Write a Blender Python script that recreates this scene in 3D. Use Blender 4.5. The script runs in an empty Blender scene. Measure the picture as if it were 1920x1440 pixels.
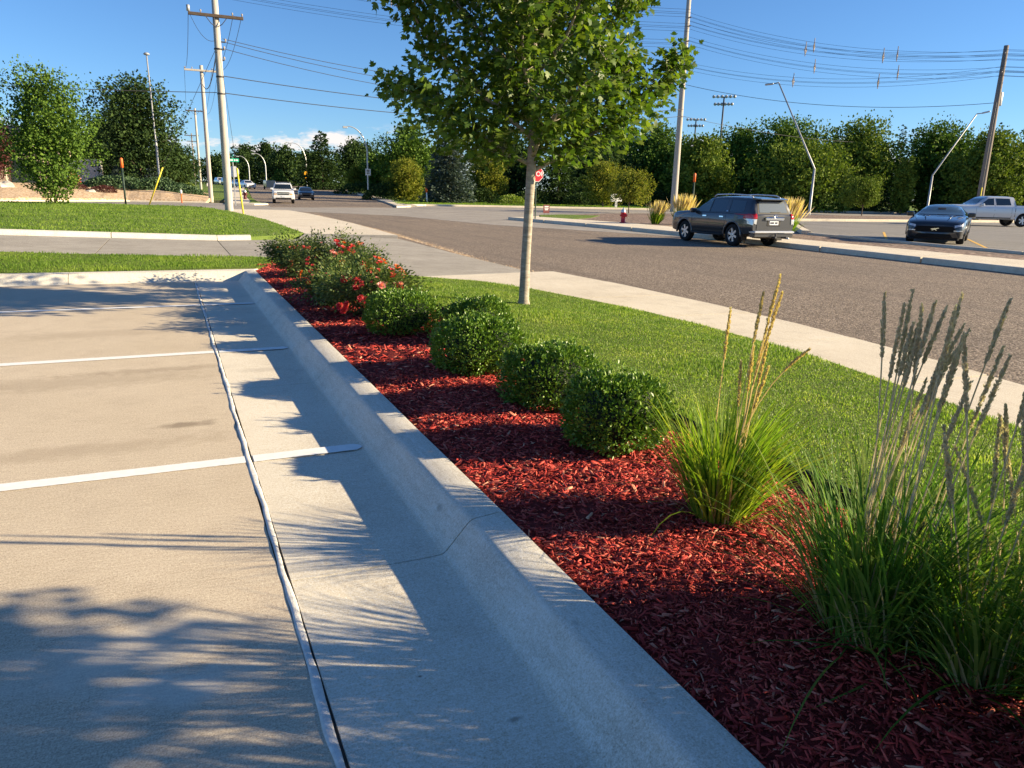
import bpy, bmesh, math, random
import numpy as np
from mathutils import Matrix, Vector

C = bpy.context.scene.collection
SC = bpy.context.scene
RNG = np.random.default_rng(7)
random.seed(7)
PI = math.pi
def rad(a): return math.radians(a)

# ------------------------------------------------------------------ camera
cam_d = bpy.data.cameras.new('camera'); cam = bpy.data.objects.new('camera', cam_d); C.objects.link(cam)
cam.matrix_world = Matrix(((0.9120, 0.0821, -0.4019, 0.0), (-0.4095, 0.2378, -0.8807, 0.0), (0.0232, 0.9678, 0.2505, 1.52), (0, 0, 0, 1)))
cam_d.sensor_width = 36.0; cam_d.lens = 26.25; cam_d.clip_start = 0.05; cam_d.clip_end = 5000
SC.camera = cam

# ------------------------------------------------------------------ sky and sun
SUN_EL = rad(19.0); SUN_AZ = math.atan2(0.912, -0.410)          # clockwise from +Y
SUN_DIR = Vector((math.sin(SUN_AZ) * math.cos(SUN_EL), math.cos(SUN_AZ) * math.cos(SUN_EL), math.sin(SUN_EL)))
W = bpy.data.worlds.new('World'); SC.world = W; W.use_nodes = True
wn = W.node_tree; wn.nodes.clear()
def wnode(t, **k):
    n = wn.nodes.new(t)
    for a, b in k.items(): setattr(n, a, b)
    return n
wout = wnode('ShaderNodeOutputWorld'); wbg = wnode('ShaderNodeBackground')
sky = wnode('ShaderNodeTexSky'); sky.sky_type = 'NISHITA'; sky.sun_disc = False
sky.sun_elevation = SUN_EL; sky.sun_rotation = SUN_AZ; sky.altitude = 800; sky.air_density = 1.0; sky.dust_density = 0.1; sky.ozone_density = 7.0
# low cumulus along the horizon: noise on the view direction, kept to a narrow band of elevation
tc = wnode('ShaderNodeTexCoord')
def vmath(op, a, b=None):
    n = wnode('ShaderNodeVectorMath', operation=op); wn.links.new(a, n.inputs[0])
    if b is not None: n.inputs[1].default_value = b
    return n.outputs[0]
def wmath(op, a, b=None, clamp=False):
    n = wnode('ShaderNodeMath', operation=op); n.use_clamp = clamp
    for i, v in enumerate((a, b)):
        if v is None: continue
        if hasattr(v, 'is_linked'): wn.links.new(v, n.inputs[i])
        else: n.inputs[i].default_value = v
    return n.outputs[0]
sepv = wnode('ShaderNodeSeparateXYZ'); wn.links.new(tc.outputs['Generated'], sepv.inputs[0])
nz = wnode('ShaderNodeTexNoise'); nz.inputs['Scale'].default_value = 1.0; nz.inputs['Detail'].default_value = 7.0; nz.inputs['Roughness'].default_value = 0.62
wn.links.new(vmath('ADD', vmath('MULTIPLY', tc.outputs['Generated'], (15.0, 15.0, 42.0)), (3.1, 7.7, 0.4)), nz.inputs['Vector'])
z = sepv.outputs['Z']
band_lo = wmath('MULTIPLY', wmath('SUBTRACT', z, 0.012), 30.0, True)
band_hi = wmath('SUBTRACT', 1.0, wmath('MULTIPLY', wmath('SUBTRACT', z, 0.040), 26.0, True), True)
band = wmath('MULTIPLY', band_lo, band_hi)
cov = wmath('MULTIPLY', wmath('SUBTRACT', wmath('ADD', nz.outputs['Fac'], wmath('MULTIPLY', band, 0.14)), 0.575), 9.0, True)
cov = wmath('MULTIPLY', cov, wmath('MULTIPLY', band, 2.5, True))
wmix = wnode('ShaderNodeMix'); wmix.data_type = 'RGBA'
wn.links.new(wmath('MULTIPLY', cov, 0.85), wmix.inputs[0])
whs = wnode('ShaderNodeHueSaturation'); whs.inputs['Saturation'].default_value = 1.0; whs.inputs['Value'].default_value = 1.0
wn.links.new(sky.outputs[0], whs.inputs['Color']); wn.links.new(whs.outputs[0], wmix.inputs[6])
wmix.inputs[7].default_value = (6.6, 5.9, 5.5, 1)
wn.links.new(wmix.outputs[2], wbg.inputs[0]); wbg.inputs[1].default_value = 0.065
wn.links.new(wbg.outputs[0], wout.inputs[0])
sl = bpy.data.lights.new('sun', 'SUN'); sl.energy = 5.0; sl.angle = rad(0.5); sl.color = (1.0, 0.82, 0.54)
so = bpy.data.objects.new('sun', sl); C.objects.link(so); so.location = (30, -20, 40)
so.rotation_euler = SUN_DIR.to_track_quat('Z', 'Y').to_euler()
SC.view_settings.view_transform = 'Standard'; SC.view_settings.look = 'None'; SC.view_settings.gamma = 1.0
SC.view_settings.exposure = 1.43; SC.view_settings.use_curve_mapping = False
SC.cycles.max_bounces = 6; SC.cycles.transparent_max_bounces = 8
SC.cycles.use_denoising = True

# ------------------------------------------------------------------ material helpers
MATS = {}
class NT:
    def __init__(s, name):
        s.m = bpy.data.materials.new(name); s.m.use_nodes = True; s.t = s.m.node_tree
        s.b = s.t.nodes['Principled BSDF']; s.o = s.t.nodes['Material Output']; MATS[name] = s.m
        s.co = s.t.nodes.new('ShaderNodeTexCoord')
    def n(s, t, **k):
        n = s.t.nodes.new(t)
        for a, b in k.items(): setattr(n, a, b)
        return n
    def l(s, a, b): s.t.links.new(a, b)
    def noise(s, scale, detail=3, rough=0.55, stretch=None, coord='Object', dist=0.0):
        n = s.n('ShaderNodeTexNoise'); n.inputs['Scale'].default_value = scale; n.inputs['Detail'].default_value = detail
        n.inputs['Roughness'].default_value = rough; n.inputs['Distortion'].default_value = dist
        src = s.co.outputs[coord]
        if stretch:
            mp = s.n('ShaderNodeMapping'); mp.inputs['Scale'].default_value = stretch; s.l(src, mp.inputs[0]); src = mp.outputs[0]
        s.l(src, n.inputs['Vector']); return n.outputs['Fac']
    def vor(s, scale, out='Color', stretch=None, feature='F1'):
        n = s.n('ShaderNodeTexVoronoi', feature=feature); n.inputs['Scale'].default_value = scale
        src = s.co.outputs['Object']
        if stretch:
            mp = s.n('ShaderNodeMapping'); mp.inputs['Scale'].default_value = stretch; s.l(src, mp.inputs[0]); src = mp.outputs[0]
        s.l(src, n.inputs['Vector']); return n.outputs[out]
    def ramp(s, fac, stops, interp='LINEAR'):
        r = s.n('ShaderNodeValToRGB'); e = r.color_ramp.elements; r.color_ramp.interpolation = interp
        while len(e) < len(stops): e.new(0.5)
        for q, (p, c) in zip(e, stops):
            q.position = p; q.color = (c if len(c) == 4 else (*c, 1)) if not isinstance(c, (int, float)) else (c, c, c, 1)
        s.l(fac, r.inputs[0]); return r.outputs[0]
    def mix(s, fac, a, b, mode='MIX'):
        n = s.n('ShaderNodeMix', data_type='RGBA', blend_type=mode)
        for i, v in ((0, fac), (6, a), (7, b)):
            if hasattr(v, 'is_linked'): s.l(v, n.inputs[i])
            elif i == 0: n.inputs[0].default_value = v
            else: n.inputs[i].default_value = (*v, 1) if len(v) == 3 else v
        return n.outputs[2]
    def math(s, op, a, b=None, clamp=False):
        n = s.n('ShaderNodeMath', operation=op); n.use_clamp = clamp
        for i, v in enumerate((a, b)):
            if v is None: continue
            if hasattr(v, 'is_linked'): s.l(v, n.inputs[i])
            else: n.inputs[i].default_value = v
        return n.outputs[0]
    def col(s, c):
        if hasattr(c, 'is_linked'): s.l(c, s.b.inputs['Base Color'])
        else: s.b.inputs['Base Color'].default_value = (*c, 1)
    def set(s, rough=0.8, metal=0.0, spec=0.3, coat=0.0):
        s.b.inputs['Roughness'].default_value = rough; s.b.inputs['Metallic'].default_value = metal
        s.b.inputs['Specular IOR Level'].default_value = spec; s.b.inputs['Coat Weight'].default_value = coat
        s.b.inputs['Coat Roughness'].default_value = 0.04
    def bump(s, h, strength=0.3, dist=0.01, prev=None):
        n = s.n('ShaderNodeBump'); n.inputs['Strength'].default_value = strength; n.inputs['Distance'].default_value = dist
        s.l(h, n.inputs['Height'])
        if prev: s.l(prev, n.inputs['Normal'])
        s.l(n.outputs[0], s.b.inputs['Normal']); return n.outputs[0]

def plain(name, c, rough=0.6, metal=0.0, spec=0.3, coat=0.0, var=0.12, scale=6.0, bump=0.0):
    s = NT(name); f = s.noise(scale, 5, 0.6)
    s.col(s.ramp(f, [(0.3, tuple(v * (1 - var) for v in c)), (0.7, tuple(min(1, v * (1 + var)) for v in c))]))
    s.set(rough, metal, spec, coat)
    if bump: s.bump(s.noise(scale * 6, 4), bump, 0.01)
    return s.m

def concrete(name, a, b, stain, broom=None, grain=0.35, spots=()):
    s = NT(name)
    big = s.noise(0.55, 6, 0.62); mid = s.noise(3.2, 5, 0.6); fine = s.noise(170, 4, 0.75)
    c = s.ramp(big, [(0.32, a), (0.68, b)])
    c = s.mix(s.ramp(mid, [(0.50, 0.0), (0.72, 0.55)]), c, stain)
    c = s.mix(0.55, c, s.ramp(fine, [(0.32, (0.12, 0.11, 0.10)), (0.5, (0.5, 0.5, 0.5)), (0.72, (0.90, 0.89, 0.87))]), 'OVERLAY'); c = s.mix(0.30, c, s.ramp(s.noise(75, 4, 0.75), [(0.34, (0.15, 0.14, 0.13)), (0.52, (0.5, 0.5, 0.5)), (0.70, (0.85, 0.84, 0.82))]), 'OVERLAY')
    if broom:
        st = s.noise(1.0, 4, 0.65, stretch=broom)
        c = s.mix(0.24, c, s.ramp(st, [(0.32, (0.25, 0.25, 0.25)), (0.68, (0.75, 0.75, 0.75))]), 'OVERLAY')
    pit = s.vor(95, 'Distance'); c = s.mix(s.ramp(pit, [(0.02, 0.55), (0.10, 0.0)]), c, (0.12, 0.10, 0.08))
    for (sx, sy, ax, ay, dark, amt) in spots:                     # oil stains, tyre scuffs and pale patches, each with its own outline
        mp = s.n('ShaderNodeMapping'); mp.vector_type = 'POINT'; mp.inputs['Location'].default_value = (-sx / ax, -sy / ay, 0); mp.inputs['Scale'].default_value = (1 / ax, 1 / ay, 0); s.l(s.co.outputs['Object'], mp.inputs[0])
        ln = s.n('ShaderNodeVectorMath', operation='LENGTH'); s.l(mp.outputs[0], ln.inputs[0])
        e = s.math('ADD', ln.outputs['Value'], s.math('MULTIPLY', s.math('SUBTRACT', s.noise(9, 5, 0.65), 0.5), 1.6))
        c = s.mix(s.ramp(e, [(0.35, amt), (1.0, 0.0)]), c, dark)
    s.col(c); s.set(0.85, 0, 0.25)
    nb = s.bump(fine, grain, 0.004)
    if broom: s.bump(st, 0.12, 0.004, nb)
    return s.m

concrete('lot_concrete', (0.515, 0.435, 0.325), (0.585, 0.50, 0.385), (0.465, 0.39, 0.295), broom=(7.0, 110, 1), spots=((0.0, 5.08, .22, .085, (0.20, 0.155, 0.11), .7), (-.9, 6.5, 1.6, .30, (0.33, 0.265, 0.19), .45), (-.2, 6.75, .9, .12, (0.30, 0.24, 0.17), .5), (-.7, 4.75, 1.3, .16, (0.34, 0.27, 0.19), .45), (-.6, 8.6, 1.5, .3, (0.36, 0.29, 0.21), .4), (-.25, 2.5, .5, .22, (0.68, 0.62, 0.52), .5), (-.1, 2.25, .3, .12, (0.72, 0.67, 0.58), .5)))
concrete('pan_concrete', (0.62, 0.565, 0.465), (0.72, 0.665, 0.56), (0.55, 0.50, 0.415), broom=(8, 130, 1), spots=((.62, 2.02, .012, .008, (0.16, 0.12, 0.08), .9), (.82, 1.72, .028, .014, (0.26, 0.22, 0.17), .7), (.55, 3.4, .3, .12, (0.45, 0.40, 0.33), .4), (.6, 6.5, .25, .10, (0.44, 0.39, 0.32), .45), (.58, 8.9, .3, .3, (0.46, 0.41, 0.34), .4)))
concrete('curb_concrete', (0.59, 0.555, 0.48), (0.70, 0.66, 0.58), (0.50, 0.465, 0.40), broom=(60, 6, 10), grain=0.4, spots=((1.04, 3.06, .016, .035, (0.30, 0.28, 0.24), .6), (1.12, 1.9, .012, .03, (0.3, 0.28, 0.24), .5)))
concrete('walk_concrete', (0.60, 0.53, 0.42), (0.70, 0.63, 0.51), (0.52, 0.46, 0.365), broom=(50, 3, 1))
concrete('drive_concrete', (0.30, 0.275, 0.235), (0.40, 0.37, 0.32), (0.25, 0.225, 0.19), broom=(1.2, 8, 1))
concrete('street_concrete', (0.27, 0.245, 0.215), (0.36, 0.33, 0.29), (0.22, 0.20, 0.175), broom=(0.5, 3.5, 1))

def chipseal(name, cols, big_var, scale=42.0, gap=0.7):
    s = NT(name)
    v = s.vor(scale, 'Color'); d = s.vor(scale, 'Distance')
    sp = s.n('ShaderNodeSeparateColor'); s.l(v, sp.inputs[0])
    c = s.ramp(sp.outputs[0], [(i / (len(cols) - 1), k) for i, k in enumerate(cols)], 'CONSTANT')
    c = s.mix(s.ramp(d, [(0.38, 0.0), (0.75, gap)]), c, (0.05, 0.042, 0.036))
    bg = s.noise(0.25, 5, 0.6); c = s.mix(s.ramp(bg, [(0.42, 0.0), (0.75, big_var)]), c, (0.055, 0.05, 0.048))
    tr = s.noise(1.0, 3, 0.5, stretch=(1.6, 0.04, 1)); c = s.mix(s.ramp(tr, [(0.5, 0.0), (0.66, 0.38)]), c, (0.12, 0.10, 0.085))
    s.col(c); s.set(0.85, 0, 0.2); s.bump(s.math('SUBTRACT', 1.0, d), 0.6, 0.010)
    return s.m
chipseal('road_chip', [(0.13, 0.10, 0.075), (0.30, 0.235, 0.175), (0.40, 0.32, 0.245), (0.19, 0.145, 0.11), (0.50, 0.41, 0.32), (0.33, 0.255, 0.19)], 0.25, 50)
chipseal('debris_gravel', [(0.16, 0.12, 0.08), (0.30, 0.23, 0.16), (0.38, 0.30, 0.21), (0.24, 0.19, 0.14)], 0.2, 50)
chipseal('tan_rock', [(0.56, 0.39, 0.24), (0.66, 0.49, 0.32), (0.74, 0.58, 0.41), (0.46, 0.31, 0.18), (0.70, 0.54, 0.37)], 0.0, 9, 0.25)
chipseal('brown_rock', [(0.22, 0.15, 0.11), (0.33, 0.24, 0.18), (0.42, 0.32, 0.25), (0.17, 0.115, 0.09), (0.37, 0.28, 0.21)], 0.1, 10, 0.5)
chipseal('lot_asphalt', [(0.27, 0.255, 0.235), (0.31, 0.295, 0.27), (0.34, 0.32, 0.295)], 0.15, 60, 0.3)

def leafmat(name, c1, c2, c3, transl=0.30, rough=0.5, spec=0.35, patch=0.0):
    s = NT(name); g = s.n('ShaderNodeNewGeometry')
    base = s.ramp(g.outputs['Random Per Island'], [(0.0, c1), (0.55, c2), (1.0, c3)])
    if patch:
        pf = s.noise(patch, 4, 0.6); base = s.mix(1.0, base, s.ramp(pf, [(0.30, (0.62, 0.72, 0.62)), (0.5, (1.0, 1.0, 1.0)), (0.72, (1.5, 1.28, 1.3))]), 'MULTIPLY')
    s.col(base); s.set(rough, 0, spec)
    t = s.n('ShaderNodeBsdfTranslucent'); s.l(s.mix(1.0, base, (1.15, 1.25, 0.55), 'MULTIPLY'), t.inputs[0])
    m = s.n('ShaderNodeMixShader'); m.inputs[0].default_value = transl
    s.l(s.b.outputs[0], m.inputs[1]); s.l(t.outputs[0], m.inputs[2]); s.l(m.outputs[0], s.o.inputs[0])
    return s.m
leafmat('maple_leaf', (0.045, 0.095, 0.012), (0.095, 0.165, 0.018), (0.180, 0.240, 0.030), 0.40)
leafmat('box_leaf', (0.062, 0.131, 0.016), (0.105, 0.205, 0.021), (0.203, 0.312, 0.037), 0.16, 0.4, 0.4)
leafmat('rose_leaf', (0.057, 0.098, 0.029), (0.098, 0.150, 0.039), (0.180, 0.210, 0.058), 0.28)
leafmat('lawn_blade', (0.078, 0.157, 0.018), (0.202, 0.325, 0.037), (0.426, 0.493, 0.154), 0.45, 0.45, 0.3, 1.7)
leafmat('lawn_blade_far', (0.123, 0.216, 0.034), (0.179, 0.282, 0.044), (0.255, 0.359, 0.068), 0.5, 0.6, 0.15, 0.5)
leafmat('tall_blade', (0.107, 0.197, 0.019), (0.184, 0.301, 0.026), (0.366, 0.416, 0.059), 0.5, 0.55, 0.15)
leafmat('tall_blade_dark', (0.064, 0.147, 0.023), (0.116, 0.240, 0.037), (0.268, 0.343, 0.076), 0.45, 0.6, 0.12)
leafmat('straw_blade', (0.28, 0.22, 0.10), (0.38, 0.31, 0.15), (0.46, 0.40, 0.22), 0.3, 0.6)
leafmat('gold_plume', (0.58, 0.43, 0.19), (0.68, 0.53, 0.27), (0.76, 0.63, 0.37), 0.4, 0.7)
leafmat('grey_plume', (0.484, 0.396, 0.291), (0.616, 0.517, 0.392), (0.726, 0.638, 0.504), 0.4, 0.7)
leafmat('tree_a', (0.050, 0.099, 0.019), (0.080, 0.145, 0.023), (0.140, 0.223, 0.034), 0.18, 0.7, 0.08)
leafmat('tree_b', (0.080, 0.128, 0.020), (0.128, 0.186, 0.028), (0.213, 0.264, 0.041), 0.18, 0.7, 0.08)
leafmat('tree_y', (0.106, 0.137, 0.021), (0.185, 0.214, 0.030), (0.330, 0.302, 0.051), 0.32, 0.7, 0.08)
leafmat('tree_dark', (0.026, 0.052, 0.017), (0.040, 0.073, 0.022), (0.066, 0.108, 0.030), 0.2, 0.7, 0.08)
leafmat('spruce_leaf', (0.046, 0.075, 0.060), (0.072, 0.107, 0.086), (0.111, 0.150, 0.124), 0.12, 0.6)
leafmat('juniper_leaf', (0.039, 0.081, 0.036), (0.059, 0.112, 0.047), (0.098, 0.161, 0.065), 0.12, 0.6)
leafmat('red_leaf', (0.06, 0.016, 0.018), (0.09, 0.024, 0.024), (0.13, 0.045, 0.035), 0.3)
leafmat('lime_leaf', (0.13, 0.20, 0.02), (0.19, 0.27, 0.03), (0.26, 0.33, 0.05), 0.3)
leafmat('petal_red', (0.50, 0.03, 0.05), (0.66, 0.07, 0.09), (0.78, 0.17, 0.17), 0.35, 0.5)
leafmat('petal_pink', (0.72, 0.18, 0.20), (0.82, 0.32, 0.31), (0.86, 0.48, 0.44), 0.35, 0.5)
leafmat('petal_orange', (0.68, 0.14, 0.03), (0.75, 0.20, 0.05), (0.80, 0.30, 0.10), 0.35, 0.5)
def chipmat():
    s = NT('mulch_chip'); g = s.n('ShaderNodeNewGeometry')
    base = s.ramp(g.outputs['Random Per Island'], [(0.0, (0.14, 0.010, 0.009)), (0.3, (0.37, 0.026, 0.020)), (0.65, (0.56, 0.060, 0.042)), (0.92, (0.64, 0.13, 0.085)), (1.0, (0.60, 0.32, 0.20))])
    gr = s.noise(60, 3, 0.6); s.col(s.mix(0.35, base, s.ramp(gr, [(0.3, (0.25, 0.25, 0.25)), (0.7, (0.75, 0.75, 0.75))]), 'OVERLAY'))
    s.set(0.7, 0, 0.35); s.bump(gr, 0.4, 0.003); return s.m
chipmat()
plain('mulch_base', (0.17, 0.016, 0.013), 0.95, var=0.5, scale=30, bump=0.8)
plain('soil', (0.075, 0.06, 0.04), 0.95, var=0.4, scale=20, bump=0.6)
def lawnbase(name, a, b):
    s = NT(name); f = s.noise(1.0, 5, 0.65); g = s.noise(60, 3, 0.7)
    c = s.ramp(f, [(0.3, a), (0.7, b)]); c = s.mix(0.5, c, s.ramp(g, [(0.3, (0.2, 0.2, 0.2)), (0.7, (0.8, 0.8, 0.8))]), 'OVERLAY')
    s.col(c); s.set(0.95, 0, 0.1); s.bump(g, 1.0, 0.03); return s.m
lawnbase('lawn_base', (0.10, 0.15, 0.03), (0.15, 0.20, 0.045))
lawnbase('lawn_base_far', (0.11, 0.165, 0.035), (0.155, 0.22, 0.05))
lawnbase('ground_far', (0.07, 0.085, 0.035), (0.11, 0.11, 0.055))
plain('white_paint', (0.80, 0.80, 0.78), 0.7, var=0.07, scale=25)
plain('yellow_paint', (0.72, 0.43, 0.08), 0.7, var=0.15, scale=12)
plain('sealant', (0.66, 0.64, 0.60), 0.75, var=0.18, scale=30, bump=0.4)
plain('dark_gap', (0.07, 0.062, 0.055), 0.95)
plain('edging_black', (0.012, 0.012, 0.012), 0.55)
def barkmat(name, a, b, st=(30, 30, 5)):
    s = NT(name); f = s.noise(1.0, 6, 0.65, stretch=st); s.col(s.ramp(f, [(0.3, a), (0.7, b)])); s.set(0.9, 0, 0.2); s.bump(f, 0.6, 0.01); return s.m
barkmat('maple_bark', (0.22, 0.185, 0.145), (0.46, 0.41, 0.345), (9, 9, 34))
barkmat('bark', (0.07, 0.052, 0.038), (0.16, 0.125, 0.095))
barkmat('twig', (0.05, 0.042, 0.025), (0.10, 0.08, 0.05))
barkmat('pole_wood', (0.32, 0.29, 0.25), (0.52, 0.485, 0.43), (28, 28, 1.5))
barkmat('pole_wood_dark', (0.17, 0.14, 0.115), (0.30, 0.26, 0.22), (28, 28, 1.5))
barkmat('arm_wood', (0.06, 0.045, 0.035), (0.12, 0.09, 0.07), (4, 30, 30))
plain('steel', (0.50, 0.51, 0.52), 0.45, 0.6, 0.4, var=0.08)
plain('grey_metal', (0.36, 0.37, 0.38), 0.5, 0.3, 0.4)
plain('dark_metal', (0.06, 0.06, 0.065), 0.5, 0.3)
plain('green_post', (0.03, 0.055, 0.04), 0.6)
plain('wire', (0.035, 0.035, 0.04), 0.6)
plain('porcelain', (0.35, 0.30, 0.26), 0.3)
plain('orange_plastic', (0.80, 0.16, 0.035), 0.5, var=0.05)
plain('yellow_plastic', (0.75, 0.60, 0.05), 0.45, var=0.06)
plain('white_plastic', (0.80, 0.80, 0.79), 0.5, var=0.04)
plain('hydrant_red', (0.60, 0.03, 0.035), 0.4, coat=0.3, var=0.1)
plain('hydrant_maroon', (0.12, 0.035, 0.04), 0.5, var=0.1)
plain('hydrant_cap', (0.42, 0.50, 0.58), 0.4, 0.3)
plain('sign_red', (0.60, 0.015, 0.03), 0.45, var=0.04)
plain('sign_white', (0.80, 0.80, 0.80), 0.5, var=0.03)
plain('sign_back', (0.62, 0.63, 0.64), 0.4, 0.4, var=0.06)
plain('sign_green', (0.015, 0.38, 0.22), 0.45, var=0.05)
plain('sign_orange', (0.80, 0.40, 0.02), 0.45, var=0.05)
plain('sign_maroon', (0.13, 0.025, 0.03), 0.5)
plain('ink', (0.015, 0.015, 0.015), 0.6)
plain('box_green', (0.08, 0.14, 0.10), 0.6)
plain('stone_wall', (0.36, 0.30, 0.24), 0.9, var=0.3, scale=6, bump=0.5)
plain('stucco', (0.55, 0.46, 0.37), 0.9, var=0.08)
plain('trim', (0.50, 0.44, 0.37), 0.8, var=0.05)
plain('shingle', (0.13, 0.11, 0.10), 0.9, var=0.2, scale=10)
plain('white_wall', (0.72, 0.70, 0.66), 0.8, var=0.06)
plain('boulder', (0.45, 0.42, 0.38), 0.9, var=0.2, scale=4, bump=0.5)
plain('fan_pink', (0.75, 0.16, 0.28), 0.6)
plain('light_blocker_dark', (0.02, 0.03, 0.016), 0.9)
def glassmat(name, c):
    s = NT(name); s.col(c); s.set(0.03, 0.0, 0.9, 0.0); s.b.inputs['Coat Weight'].default_value = 0.6; return s.m
glassmat('car_glass', (0.012, 0.018, 0.022)); glassmat('car_glass_clear', (0.05, 0.075, 0.075)); glassmat('house_glass', (0.02, 0.03, 0.035)); glassmat('car_glass_pale', (0.16, 0.18, 0.185))
def paint(name, c, metal=0.55, rough=0.35):
    s = NT(name); s.col(c); s.set(rough, metal, 0.5, 1.0); return s.m
paint('paint_suv', (0.050, 0.053, 0.060)); paint('paint_coupe', (0.030, 0.033, 0.040), 0.5, 0.28); paint('paint_silver', (0.62, 0.63, 0.64), 0.35, 0.35); paint('paint_white', (0.74, 0.74, 0.73), 0.0, 0.4)
paint('paint_black', (0.012, 0.012, 0.015), 0.2); paint('paint_blue', (0.02, 0.035, 0.07), 0.3)
plain('tyre', (0.018, 0.018, 0.019), 0.85, spec=0.2); plain('black_trim', (0.02, 0.02, 0.022), 0.6); plain('well', (0.008, 0.008, 0.008), 0.95)
plain('chrome', (0.75, 0.76, 0.78), 0.12, 1.0, 0.5, var=0.02); plain('alloy', (0.66, 0.67, 0.69), 0.3, 0.55, var=0.03)
plain('lamp_red', (0.45, 0.012, 0.018), 0.15, coat=0.8, var=0.03); plain('lamp_clear', (0.62, 0.64, 0.66), 0.12, 0.3, 0.8, coat=0.8, var=0.03); plain('lamp_amber', (0.75, 0.42, 0.12), 0.2, coat=0.6)
plain('plate', (0.72, 0.74, 0.78), 0.5)

# ------------------------------------------------------------------ mesh helpers
def mesh(name, V, F, mat, parent=None, smooth=False, mats=None, fm=None):
    me = bpy.data.meshes.new(name); V = np.asarray(V, dtype=np.float32).reshape(-1, 3)
    if isinstance(F, np.ndarray) and F.ndim == 2:
        n, k = F.shape; me.vertices.add(len(V)); me.vertices.foreach_set('co', V.ravel())
        me.loops.add(n * k); me.loops.foreach_set('vertex_index', F.astype(np.int32).ravel())
        me.polygons.add(n); me.polygons.foreach_set('loop_start', np.arange(0, n * k, k, dtype=np.int32))
        me.update(calc_edges=True)
    else:
        me.from_pydata([tuple(v) for v in V.tolist()], [], [tuple(int(q) for q in f) for f in F])
    for m in (mats or [mat]): me.materials.append(MATS[m])
    if fm is not None: me.polygons.foreach_set('material_index', np.asarray(fm, dtype=np.int32))
    if smooth:
        me.polygons.foreach_set('use_smooth', np.ones(len(me.polygons), dtype=bool))
        if not isinstance(smooth, bool): me.set_sharp_from_angle(angle=rad(smooth))
    me.update()
    o = bpy.data.objects.new(name, me); C.objects.link(o)
    if parent: o.parent = parent
    return o
def tag(o, label=None, cat=None, group=None, kind=None):
    if label: o['label'] = label
    if cat: o['category'] = cat
    if group: o['group'] = group
    if kind: o['kind'] = kind
    return o
def thing(name, label, cat, loc=(0, 0, 0), rz=0.0, group=None, scale=1.0):
    o = bpy.data.objects.new(name, None); C.objects.link(o); o.location = loc; o.rotation_euler = (0, 0, rz); o.scale = (scale,) * 3
    o.empty_display_size = 0.2
    return tag(o, label, cat, group)
def dup(root, loc, rz=0.0, scale=None, label=None, group=None):
    r = root.copy(); C.objects.link(r); r.location = loc; r.rotation_euler = (0, 0, rz)
    if scale is not None: r.scale = scale if hasattr(scale, '__len__') else (scale,) * 3
    if label: r['label'] = label
    if group: r['group'] = group
    for ch in list(root.children):
        c = ch.copy(); C.objects.link(c); c.parent = r
        for g in list(ch.children):
            d = g.copy(); C.objects.link(d); d.parent = c
    return r
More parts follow.
